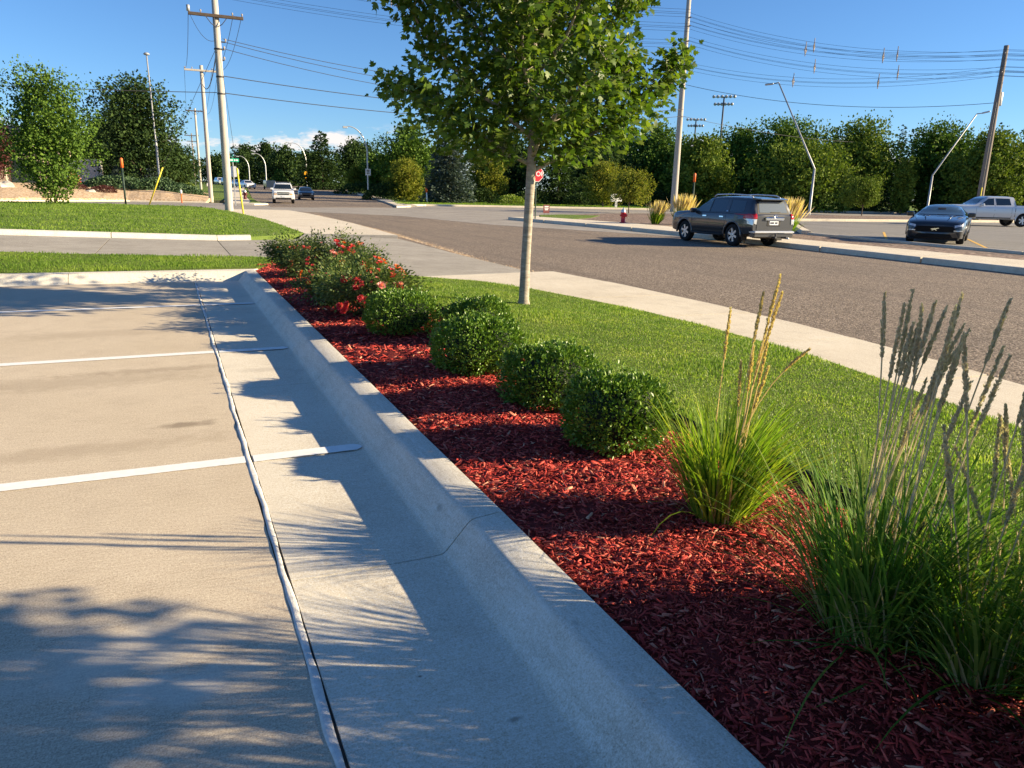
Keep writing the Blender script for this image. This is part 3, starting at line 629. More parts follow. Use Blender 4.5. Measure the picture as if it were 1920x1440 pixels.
# black plastic lawn edging
yy = np.arange(-8, 13.8, .1); ex = 2.815 + .012 * np.sin(yy * 1.1) + .006 * np.sin(yy * 3.3)
prof = [(-.004, 0), (-.006, .14), (-.012, .165), (0, .178), (.012, .165), (.006, .14), (.004, 0)]
V = np.stack([np.stack([ex + p, yy, np.full(len(yy), .02 + q)], -1) for p, q in prof], 1).reshape(-1, 3); m = len(prof)
F = np.array([(i * m + k, (i + 1) * m + k, (i + 1) * m + k + 1, i * m + k + 1) for i in range(len(yy) - 1) for k in range(m - 1)])
tag(mesh('lawn_edging', V, F, 'edging_black', smooth=True), 'black plastic edging strip between red mulch and lawn', 'edging')

# ---- far side of the street: sidewalk with curb, gravel islands, neighbouring lot
FOOT = [(18.1, -20), (18.2, 11), (18.45, 14.5), (18.75, 19), (19.15, 25), (18.9, 32), (18.3, 37), (17.9, 40.4)]
FIN = [(20.6, -20), (20.65, 12.7), (20.8, 16), (21.0, 21), (21.6, 27), (21.9, 31.5), (21.4, 36), (20.3, 41.0)]
fw = thing('far_sidewalk', None, None); fw['kind'] = 'structure'
for i in range(16):
    f0, f1 = i / 16 + .0005, (i + 1) / 16 - .0005
    a, b, c, d = at_len(FOOT, f0), at_len(FIN, f0), at_len(FIN, f1), at_len(FOOT, f1)
    V = [(a[0], a[1], -.3), (a[0] + .02, a[1], .03), (a[0] + .05, a[1], .045), (b[0], b[1], .05), (d[0], d[1], -.3), (d[0] + .02, d[1], .03), (d[0] + .05, d[1], .045), (c[0], c[1], .05), (b[0], b[1], -.3), (c[0], c[1], -.3)]
    mesh('concrete_panel', V, [(0, 4, 5, 1), (1, 5, 6, 2), (2, 6, 7, 3), (3, 7, 9, 8), (0, 1, 2, 3, 8), (4, 9, 7, 6, 5)], 'walk_concrete', fw)
struct(slab('gravel_island', [(20.5, 41), (21.3, 36), (21.85, 31.5), (21.5, 27), (20.9, 21), (20.7, 16), (20.6, -20), (23.0, -20), (23.3, 14.3), (23.9, 19), (24.5, 24), (37, 38.2), (110, 38.6), (110, 47), (52, 52.0), (38.5, 51.8), (30, 49.5), (24, 45.5)], 0.03, -0.3, 'brown_rock'))
struct(slab('grass_corner', [(20.4, 41.1), (20.9, 38.2), (23.5, 40.5), (26.5, 44.5), (24.4, 46), (22, 44.6)], 0.045, -0.3, 'lawn_base_far'))
struct(slab('neighbour_lot', [(23.35, -20), (23.5, 14.3), (24.0, 19), (24.7, 23.9), (37.2, 37.6), (110, 38.1), (110, -20)], 0.035, -0.3, 'lot_asphalt'))
nc = thing('neighbour_curb', None, None); nc['kind'] = 'structure'
def kerb(pts, w, h, parent, z=0.0, nseg_len=3.0):
    for (xa, ya), (xb, yb) in zip(pts[:-1], pts[1:]):
        L = math.hypot(xb - xa, yb - ya); k = max(1, int(L / nseg_len)); ux, uy = (xb - xa) / L, (yb - ya) / L
        for i in range(k):
            s0, s1 = L * i / k + .004, L * (i + 1) / k - .004; V = []
            for s_ in (s0, s1):
                for o_, q in ((0, -.1), (0, h - .02), (.02, h), (w - .02, h), (w, h - .02), (w, -.1)): V.append((xa + ux * s_ - uy * o_, ya + uy * s_ + ux * o_, z + q))
            mesh('curb_section', V, [(j, j + 1, 7 + j, 6 + j) for j in range(5)] + [(0, 5, 4, 3, 2, 1), (6, 7, 8, 9, 10, 11)], 'walk_concrete', parent)
kerb([(24.55, 24.0), (36.5, 37.75)], .35, .17, nc, .02); kerb([(36.7, 37.9), (110, 38.3)], .55, .16, nc, .02, 6)
kerb([(23.2, -18), (23.3, 14.3), (23.8, 19), (24.45, 23.9)], .16, .10, nc, .02, 4)
def yline(a, b, w=.10):
    a, b = Vector(a), Vector(b); d = (b - a).normalized(); n_ = Vector((-d.y, d.x)) * w / 2
    struct(mesh('bay_line', [(*(a + n_), .040), (*(a - n_), .040), (*(b - n_), .040), (*(b + n_), .040)], [(0, 1, 2, 3)], 'yellow_paint'))
yline((25.0, 20.6), (30.8, 25.6)); yline((24.9, 16.6), (29.9, 20.8))
# far lawn, kerbs and beds beyond the cross street
struct(slab('far_lawn', [(21.1, 72.5), (30, 71.4), (50, 68.5), (90, 69.8), (170, 59.9), (260, 60), (260, 95), (60, 95), (26, 93), (22.2, 76)], 0.03, -0.3, 'lawn_base_far'))
fk = thing('far_curb', None, None); fk['kind'] = 'structure'
kerb([(110, 66.8), (90, 69.6), (50, 68.35), (30, 71.25), (22.6, 72.2), (20.2, 70.0), (19.6, 66.5)], .9, .11, fk, -0.06, 8)
ribbon('far_right_walk', [(20.4, 75.0), (24.2, 95), (29.5, 141), (37, 215)], [(22.0, 75.0), (25.8, 95), (31.1, 141), (38.6, 215)], 0.02, 'walk_concrete')
struct(slab('corner_ramp', [(17.75, 63.3), (19.8, 66.0), (21.0, 72.0), (21.6, 76.5), (20.4, 75.0), (18.5, 66)], 0.02, -0.3, 'walk_concrete'))
blades('far_grass', [(20.5, 72.9), (30, 72.2), (50, 69.4), (90, 70.6), (90, 82), (50, 84), (24, 88)], lambda x, y, top: 26 if top else np.ones_like(x), lambda x, y: 0.03, 0.10, 0.05, 'lawn_blade_far', 'sunlit grass verge along the far side of the cross street', 24)
# rock bed rising on the far left corner
def z_rock(x, y):
    return -0.07 + 1.25 * np.clip((y - 66.5 - np.interp(x, [-40, -10, -3, 3, 6], [-4, 0.5, 6, 4.5, 4])) / 12.0, 0, 1) ** .8 * np.interp(x, [-40, 0, 4.5, 6], [1, 1, .35, .0]) + .03 * np.sin(x * 2.1) * np.sin(y * 1.7)
rock_poly = [(-60, 62.6), (-12, 67.0), (-3, 73.2), (3.2, 72.2), (4.2, 80), (4.6, 110), (-60, 110)]
ro = lawn_mesh('rock_bed', rock_poly, lambda x, y: float(z_rock(x, y)), 1.5, 'tan_rock')
kl = thing('left_street_curb', None, None); kl['kind'] = 'structure'
kerb([(3.1, 71.5), (-2.8, 72.4), (-12, 66.2), (-60, 61.8)][::-1], .5, .07, kl, -0.08, 6)
ribbon('far_left_walk', [(4.5, 67), (5.0, 78), (6.6, 95), (10.5, 141), (17, 210)], [(6.4, 67), (7.2, 76), (8.6, 95), (12.4, 141), (18.8, 210)], 0.0, 'walk_concrete')
ribbon('verge', [(6.42, 69), (7.25, 76), (8.65, 95), (12.45, 141)], [(7.5, 69.5), (7.9, 78), (9.1, 95), (12.9, 141)], 0.015, 'lawn_base_far')
struct(slab('curb_return', [(4.4, 66.2), (6.5, 65.6), (7.7, 66.6), (7.8, 69.4), (6.4, 68.9), (6.3, 66.95), (4.4, 66.95)], 0.01, -0.3, 'walk_concrete'))

# ================================================================== PLANTS IN THE BED
def sph(n, rg): return unit(rg.normal(0, 1, (n, 3)))
def lump(d, seed, k=5, amp=.12):
    r = np.random.default_rng(seed); s = np.zeros(len(d))
    for i in range(k):
        w = r.normal(0, 2.2 + i * 1.2, 3); s += amp / (1 + .5 * i) * np.sin(d @ w + r.uniform(0, 6.28))
    return s
def boxwood(name, label, loc, rx, ry, rz_, seed, n=9500):
    rg = np.random.default_rng(seed); t = thing(name, label, 'shrub', loc, 0, 'clipped green shrubs in the mulch bed')
    d = sph(n, rg); d[:, 2] = np.where(d[:, 2] < -.75, -d[:, 2], d[:, 2])
    def squar(d): return d / (np.abs(d) ** 2.7).sum(1, keepdims=True) ** (1 / 2.7)
    R = np.array([rx, ry, rz_]); q = squar(d)
    rad_ = 1 + lump(d, seed, 6, .065) + .065 * np.sin(d[:, 0] * 19 + seed) * np.sin(d[:, 1] * 17) * np.sin(d[:, 2] * 18)
    depth = 1 - .26 * rg.beta(1.0, 2.2, n)
    P = q * R * (rad_ * depth)[:, None]; P[:, 2] += rz_ * .93
    low = P[:, 2] < .02; P[low, 2] = rg.uniform(.01, .08, low.sum())
    A = unit(d + np.array([0, 0, .55]) + rg.normal(0, .55, (n, 3))); N = unit(d * .8 + rg.normal(0, .75, (n, 3)))
    V, F = leaves(P, A, N, rg.uniform(.015, .033, n), OVAL, rg)
    ns = 90; sd_ = sph(ns, rg); sd_[:, 2] = np.abs(sd_[:, 2]) * .9; root = squar(sd_) * R * .97; root[:, 2] += rz_ * .93; ext = []
    for i in range(ns):                                            # stray shoots beyond the clipped outline
        L = rg.uniform(.02, .075); ax_ = unit(sd_[i] + np.array([0, 0, .6]) + rg.normal(0, .25, 3)); m = 9; f = np.linspace(.1, 1, m); q = root[i] + ax_ * (f * L)[:, None]
        ext.append(leaves(q, ax_ + rg.normal(0, .7, (m, 3)), rg.normal(0, 1, (m, 3)) + sd_[i], rg.uniform(.016, .028, m), OVAL, rg))
    V, F = join([(V, F)] + ext); mesh('foliage', V, F, 'box_leaf', t)
    # wood: fan of stems from the base
    b = MB(); r = random.Random(seed)
    for i in range(26):
        a = r.uniform(0, 2 * PI); e = r.uniform(.25, 1.4); L = r.uniform(.55, .92)
        dx = Vector((math.cos(a) * math.cos(e) * rx, math.sin(a) * math.cos(e) * ry, math.sin(e) * rz_ * 1.9 * .93)) * L
        b.tube([(0, 0, -.03), dx * .5 + Vector((0, 0, .04)), dx], [.012, .008, .004], 5)
    b.build('stems', 'twig', t)
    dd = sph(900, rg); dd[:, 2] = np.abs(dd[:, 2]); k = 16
    core = MB(); core.sphere((0, 0, rz_ * .9), 1.0, 18, 12)  # opaque dark core, added to stop light passing through the leaves
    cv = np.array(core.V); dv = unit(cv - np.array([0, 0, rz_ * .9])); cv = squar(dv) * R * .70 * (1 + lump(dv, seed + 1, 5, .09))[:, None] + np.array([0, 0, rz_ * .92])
    core.V = [tuple(v) for v in cv]; core.build('light_blocker', 'light_blocker_dark', t, True)
    return t
def zb(x, y): return float(z_mulch(np.array(x), np.array(y)))
boxwood('boxwood_shrub', 'clipped round green shrub nearest the tall grasses', (2.18, 3.36, zb(2.18, 3.36) - .02), .265, .265, .212, 41)
boxwood('boxwood_shrub', 'clipped round green shrub second from the tall grasses', (2.21, 4.24, zb(2.21, 4.24) - .02), .30, .30, .215, 42)
boxwood('boxwood_shrub', 'largest clipped green shrub, third from the tall grasses', (2.08, 5.22, zb(2.08, 5.22) - .02), .335, .33, .232, 43, 11500)
boxwood('boxwood_shrub', 'dark clipped green shrub half hidden behind the largest shrub', (2.52, 6.35, zb(2.52, 6.35) - .02), .30, .30, .21, 44)
boxwood('boxwood_shrub', 'clipped green shrub closest to the red roses', (1.98, 6.95, zb(1.98, 6.95) - .02), .36, .32, .215, 45, 10500)

# ---- rose bushes
def bloom_mesh(kind, seed):
    rg = np.random.default_rng(seed); P = []; A = []; N = []; S = []
    for ring, (k, tilt, r0, s) in enumerate([(5, 1.25, .004, .020), (6, .85, .008, .026), (7, .42, .012, .030)]):
        for i in range(k):
            a = 2 * PI * i / k + ring * .5 + rg.uniform(-.15, .15); o = np.array([math.cos(a), math.sin(a), 0])
            P.append(o * r0); A.append(o * math.cos(tilt) + np.array([0, 0, math.sin(tilt)])); N.append(-o * math.sin(tilt) + np.array([0, 0, math.cos(tilt)]) + rg.normal(0, .1, 3)); S.append(s * rg.uniform(.9, 1.15))
    T = (np.array([(0, -.12, 0), (.35, .42, .06), (.8, .46, .16), (1.05, .1, .12), (1.0, -.2, .12), (.75, -.48, .16), (.35, -.42, .06)]), np.array([(0, 2, 1), (0, 3, 2), (0, 4, 3), (0, 5, 4), (0, 6, 5)]))
    return leaves(np.array(P), np.array(A), np.array(N), np.array(S), T, rg)
def rose(label, loc, r, h, seed, blooms, n=3000):
    rg = np.random.default_rng(seed); t = thing('rose_bush', label, 'rose bush', loc, 0, 'flowering roses at the end of the bed')
    b = MB(); tips = []; rr = random.Random(seed)
    for i in range(24):
        a = rr.uniform(0, 2 * PI); out = r * math.sqrt(rr.uniform(.03, 1)); hh = h * (1 - .45 * (out / r) ** 2) * rr.uniform(.72, 1.08)
        p0 = Vector((math.cos(a) * .06, math.sin(a) * .06, -.02)); p2 = Vector((math.cos(a) * out, math.sin(a) * out, hh)); p1 = p0.lerp(p2, .5) + Vector((0, 0, .08))
        b.tube([p0, p1, p2], [.008, .006, .003], 5); tips.append((p0, p1, p2))
    b.build('stems', 'twig', t)
    P = []; A = []
    for i in range(n):
        p0, p1, p2 = tips[rg.integers(len(tips))]; f = rg.beta(2.2, 1.2); q = p0.lerp(p1, f * 2) if f < .5 else p1.lerp(p2, f * 2 - 1)
        o = rg.normal(0, .065, 3); P.append(np.array(q) + o); A.append(o + np.array([q.x, q.y, 0]) * .3)
    P = np.array(P); A = np.array(A) + rg.normal(0, .05, (n, 3)); P[:, 2] = np.maximum(P[:, 2], .02)
    V, F = leaves(P, A, unit(np.array([0, 0, .8]) + rg.normal(0, .55, (n, 3))), rg.uniform(.028, .050, n), OVAL, rg)
    mesh('foliage', V, F, 'rose_leaf', t)
    CAMV = np.array([-loc[0], -loc[1], 1.3]); CAMV = CAMV / np.linalg.norm(CAMV)
    made = {}
    for i, (az, el, s, m) in enumerate(blooms):
        d = np.array([math.cos(az) * math.cos(el), math.sin(az) * math.cos(el), math.sin(el)]); p = d * np.array([r * .98, r * .98, h * .78]); p[2] = max(p[2], .1) + h * .14
        for c in range(4 if s > 1.35 else 2 if s > 1.0 else 1):
            key = (m, c % 2)
            if key not in made:
                V, F = bloom_mesh(m, 5 + len(made)); o = mesh('bloom', V, F, m, t); made[key] = o
            else:
                o = made[key].copy(); C.objects.link(o); o.parent = t
            o.location = p + rg.normal(0, .042, 3) * (1 if c else 0); o.scale = (s * 0.68,) * 3
            dv = Vector((d * .9 + np.array([0, 0, .35]) + rg.normal(0, .25, 3)).tolist()); o.rotation_euler = dv.to_track_quat('Z', 'Y').to_euler()
    return t
def bl(n, seed, az0, az1, el0=.15, el1=1.1):
    r = random.Random(seed); ms = ['petal_red', 'petal_pink', 'petal_pink', 'petal_red', 'petal_orange']
    return [(r.uniform(az0, az1), r.uniform(el0, el1), r.choice([.7, .85, 1.1, 1.2, 1.5]), r.choice(ms)) for _ in range(n)]
A0, A1 = -2.9, -0.2
rose('rose bush with coral pink and red blooms beside the clipped shrub', (1.94, 8.05, zb(1.94, 8.05)), .56, .53, 51, [(-2.25, .15, 1.6, 'petal_red'), (-2.0, .75, 1.1, 'petal_red'), (-1.4, .78, 1.6, 'petal_pink'), (-1.05, .72, 1.5, 'petal_pink'), (-.9, .3, .8, 'petal_orange'), (-1.9, .3, 1.5, 'petal_red')] + bl(13, 1, A0, A1), 8500)
rose('low rose bush at the curb side with scattered red blooms', (1.72, 8.95, zb(1.72, 8.95)), .42, .44, 52, bl(12, 2, -3.2, A1), 5500)
rose('rose bush with orange and coral blooms in the middle of the row', (2.14, 9.4, zb(2.14, 9.4)), .62, .58, 53, [(-1.6, .9, 1.3, 'petal_orange')] + bl(15, 3, A0, 0), 8500)
rose('tallest rose bush with a big cluster of red blooms on top', (2.04, 10.7, zb(2.04, 10.7)), .64, .74, 54, [(-1.5, .95, 1.6, 'petal_red'), (-1.2, .8, 1.6, 'petal_red'), (-1.1, 1.15, 1.2, 'petal_orange'), (-1.7, .7, 1.4, 'petal_pink')] + bl(13, 4, A0, 0), 9000)
rose('rose bush at the far end of the bed with one large red bloom', (1.76, 11.95, zb(1.76, 11.95)), .62, .62, 55, [(-1.75, .95, 1.6, 'petal_red'), (-2.4, .4, .8, 'petal_orange')] + bl(7, 5, A0, -.5), 8500)

# ---- tall ornamental grasses
def grass_clump(label, loc, seed, n, L, spread, mat, plumes, plume_mat, lean=(0, 0), base_r=.11, straw=.12):
    rg = np.random.default_rng(seed); t = thing('ornamental_grass', label, 'grass clump', loc, 0, 'tall plumed grasses in the mulch bed')
    def strip(n, L, w, spread, mat, name, droop):
        a = rg.uniform(0, 2 * PI, n); r0 = base_r * np.sqrt(rg.uniform(0, 1, n)); l = L * rg.uniform(.55, 1.15, n)
        tilt = np.abs(rg.normal(0, spread, n)) + .05; aa = a + rg.normal(0, .5, n); dr = droop * rg.uniform(.3, 1.3, n)
        K = 8; V = np.empty((n, K, 2, 3)); pos = np.stack([r0 * np.cos(a), r0 * np.sin(a), np.full(n, -.02)], -1); th = tilt.copy(); seg = l / (K - 1)
        tw = rg.uniform(0, 2 * PI, n); ww = w * rg.uniform(.6, 1.3, n); lx = lean[0] * rg.uniform(.3, 1.2, n); ly = lean[1] * rg.uniform(.3, 1.2, n)
        for k in range(K):
            f = k / (K - 1); wd = ww * (np.sin(PI * min(.98, .18 + f * .82)) ** .7 if f < .97 else .04)
            sv = np.stack([-np.sin(aa + tw * .1), np.cos(aa + tw * .1), np.zeros(n)], -1) * wd[:, None] / 2
            V[:, k, 0] = pos - sv; V[:, k, 1] = pos + sv
            d = np.stack([np.sin(th) * np.cos(aa) + lx * f, np.sin(th) * np.sin(aa) + ly * f, np.cos(th)], -1); pos = pos + unit(d) * seg[:, None]; th = np.minimum(th + dr * (k + 1) / K, 2.5)
        V[..., 2] = np.maximum(V[..., 2], .0 + .003)
        idx = np.arange(n)[:, None] * K * 2 + np.arange(K - 1)[None] * 2
        F = np.stack([idx, idx + 1, idx + 3, idx + 2], -1).reshape(-1, 4)
        return mesh(name, V.reshape(-1, 3), F, mat, t, smooth=True)
    strip(n, L, .0085, spread, mat, 'blades', .32)
    strip(int(n * straw), L * .7, .007, spread * 1.15, 'straw_blade', 'dry_blades', .28)
    for i, (dx, dy, hh, pl, bend) in enumerate(plumes):
        a = rg.uniform(0, 2 * PI); p0 = np.array([base_r * .6 * math.cos(a), base_r * .6 * math.sin(a), 0]); K = 9; pts = []
        for k in range(K):
            f = k / (K - 1); pts.append(p0 + np.array([dx * f ** (1.2 + bend), dy * f ** (1.2 + bend), hh * (f - .10 * bend * f ** 3)]))
        b = MB(); b.tube(pts, [.0022] * (K - 1) + [.0012], 4)
        pts = np.array(pts); m = 420; f = rg.beta(1.2, 1.35, m); s0 = 1 - pl / hh
        g = s0 + f * (1 - s0); P = np.stack([np.interp(g, np.linspace(0, 1, K), pts[:, j]) for j in range(3)], -1); ax = unit(pts[-1] - pts[-3])
        rr = .0056 * np.sin(PI * np.clip(f * .92 + .08, 0, 1)) ** .8; o = sph(m, rg); o -= (o @ ax)[:, None] * ax; o = unit(o)
        cl = .85 + .15 * np.sin(f * 34 + i); P = P + o * (rr * rg.uniform(.1, 1, m) * cl)[:, None]
        V, F = leaves(P, ax + o * .4 + rg.normal(0, .12, (m, 3)), o + rg.normal(0, .4, (m, 3)), rg.uniform(.007, .014, m), OVAL, rg)
        k0 = len(b.V); Vt = np.concatenate([np.array([tuple(v) for v in b.V]), V]); Ft = [tuple(q) for q in b.F] + (F + k0).tolist()
        mesh('seed_plume', Vt, Ft, plume_mat, t)
    return t
r = random.Random(3)
# view-right in the world is (0.91,-0.41): plumes lean a little that way
def pl(n, hmin, hmax, lx, sp, plen, seed):
    r = random.Random(seed); o = []
    for i in range(n):
        s = lx + r.gauss(0, sp); q = r.gauss(0, sp * .7); o.append((s * .91 + q * .41, -s * .41 + q * .91, r.uniform(hmin, hmax), r.uniform(plen * .8, plen * 1.25), r.uniform(0, .6)))
    return o
g1 = (2.08, 2.36, zb(2.08, 2.36) - .01)
grass_clump('smaller bright green grass clump with golden upright plumes beside the shrub', g1, 61, 680, .58, .30, 'tall_blade', [(.10, -.05, 1.10, .26, .3), (.06, -.03, 1.02, .22, .2), (.13, -.05, 1.04, .26, .4), (.03, 0, .93, .22, .1), (.08, -.02, .84, .2, .2), (.05, -.05, .80, .18, .1), (.01, -.01, .78, .2, .1), (.09, -.07, .72, .2, .2), (.25, -.12, .86, .14, 1.2), (.0, .03, .7, .2, .1)], 'gold_plume', lean=(.10, -.05), base_r=.10)
g2 = (1.98, 1.47, zb(1.98, 1.47) - .01)
grass_clump('largest dark green grass clump with many grey plumes near the curb corner', g2, 62, 640, .66, .36, 'tall_blade_dark', pl(22, .80, 1.14, .13, .10, .22, 7), 'grey_plume', lean=(.05, -.02), base_r=.16, straw=.2)
g3 = (2.12, 1.19, zb(2.12, 1.19) - .01)
grass_clump('dark green grass clump with grey plumes at the right edge of the picture', g3, 63, 560, .60, .44, 'tall_blade_dark', pl(22, .66, 1.08, .0, .12, .22, 8), 'grey_plume', lean=(.04, -.02), base_r=.15, straw=.15)
grass_clump('plumed grass clump of the row just outside the picture', (2.14, .70, zb(2.14, .70)), 64, 1300, .72, .32, 'tall_blade_dark', pl(22, .9, 1.2, 0, .1, .24, 9), 'grey_plume', base_r=.18)
grass_clump('plumed grass clump at the near end of the row behind the camera', (2.12, .1, zb(2.12, .1)), 65, 1300, .85, .34, 'tall_blade_dark', pl(20, .9, 1.2, 0, .1, .24, 10), 'grey_plume', base_r=.18)

# ================================================================== THE MAPLE
def maple():
    base = Vector((4.18, 8.85, .045)); t = thing('maple_tree', 'young maple with pale trunk standing in the front lawn', 'tree', base)
    rr = random.Random(11); rg = np.random.default_rng(11)
    tr = MB(); pts = [Vector((0, 0, -.1)), Vector((0, 0, 0)), Vector((.0, 0, .10)), Vector((.01, 0, .6)), Vector((.03, -.005, 1.2)), Vector((.05, -.01, 1.78)), Vector((.07, 0, 2.3)), Vector((.05, .05, 3.0)), Vector((.08, 0, 3.8)), Vector((.06, .04, 4.6)), Vector((.08, 0, 5.3))]
    tr.tube(pts, [.10, .092, .068, .061, .058, .060, .050, .042, .032, .020, .008], 14)
    tr.build('trunk', 'maple_bark', t, True)
    def rmax(z): return float(np.interp(z, [1.75, 1.9, 2.1, 2.5, 3.0, 3.6, 4.2, 5.0, 5.6, 6.0], [.5, 1.1, 1.5, 1.82, 1.86, 1.68, 1.42, 1.0, .55, .1]))
    wood = MB(); anchors = []
    def trunk_at(z):
        for a, b in zip(pts[:-1], pts[1:]):
            if a.z <= z <= b.z: return a.lerp(b, (z - a.z) / (b.z - a.z))
        return pts[-1]
    nl = 24; limbs = []
    for i in range(nl):
        f = i / (nl - 1); z0 = 1.72 + 2.9 * f ** 1.15; az = i * 2.399 + rr.uniform(-.3, .3); el = rr.uniform(.32, .55) + .55 * f
        p = trunk_at(z0); q = Vector(p); d = Vector((math.cos(az) * math.cos(el), math.sin(az) * math.cos(el), math.sin(el))); path = [Vector(q)]
        lim = rr.uniform(.58, 1.12)
        for k in range(14):
            q = q + d * .2; d = (d + Vector((rr.gauss(0, .08), rr.gauss(0, .08), .05 + rr.gauss(0, .05)))).normalized(); path.append(Vector(q))
            if math.hypot(q.x, q.y) > rmax(q.z) * lim or q.z > 5.9: break
        r0 = .034 * (1 - .45 * f); n = len(path); wood.tube(path, [r0 * (1 - .85 * k / (n - 1)) for k in range(n)], 7); limbs.append(path)
        for k in range(1, n):
            for s in range(3 if k > 2 else 2):
                a2 = rr.uniform(0, 2 * PI); dd = (d * .75 + Vector((math.cos(a2), math.sin(a2), rr.uniform(-.45, .55)))).normalized(); L = rr.uniform(.28, .62) * (1.05 - .35 * k / n); q2 = Vector(path[k]); sp = [Vector(q2)]
                for j in range(4):
                    q2 = q2 + dd * L / 4; dd = (dd + Vector((rr.gauss(0, .14), rr.gauss(0, .14), rr.gauss(.03, .1)))).normalized(); sp.append(Vector(q2))
                wood.tube(sp, [.0085, .0065, .005, .0035, .002], 4, cap=False); anchors.append((sp, .25 + .75 * k / n))
        anchors.append((path[-4:], 1.0))
    wood.build('branches', 'maple_bark', t, True)
    P = []; A = []
    for sp, wgt in anchors:
        m = int(45 * (.5 + .6 * wgt))
        for k in range(m):
            f = rg.beta(1.7, 1.0) * (len(sp) - 1); i = min(int(f), len(sp) - 2); q = np.array(sp[i].lerp(sp[i + 1], f - i)); o = rg.normal(0, .075, 3)
            P.append(q + o); A.append(o * 8 + np.array(sp[-1] - sp[0]) * .8 + np.array([0, 0, -.35]))
    for i in range(2600):                                          # drooping leaves hiding the fork
        a = rg.uniform(0, 2 * PI); z_ = 1.80 + rg.beta(1.3, 1.6) * 1.1; r_ = rmax(z_) * math.sqrt(rg.uniform(.02, .95)); g = math.floor(a * 5.1 + z_ * 3)
        if (math.sin(g * 12.9898) * 43758.5) % 1 < .35: continue
        P.append(np.array([r_ * math.cos(a), r_ * math.sin(a), z_])); A.append(np.array([math.cos(a), math.sin(a), -.5]))
    P = np.array(P); A = np.array(A); n = len(P)
    N = unit(np.array([0, 0, .75]) + rg.normal(0, .5, (n, 3)) + np.concatenate([P[:, :2] * .12, np.zeros((n, 1))], 1))
    V, F = leaves(P, A + rg.normal(0, .3, (n, 3)), N, rg.uniform(.060, .108, n), MAPLE, rg)
    mesh('crown', V, F, 'maple_leaf', t)
    return t
mp = maple()
dup(mp, (3.85, -.55, .08), 2.2, (.88, .88, .74), label='young maple of the same row standing just outside the picture')

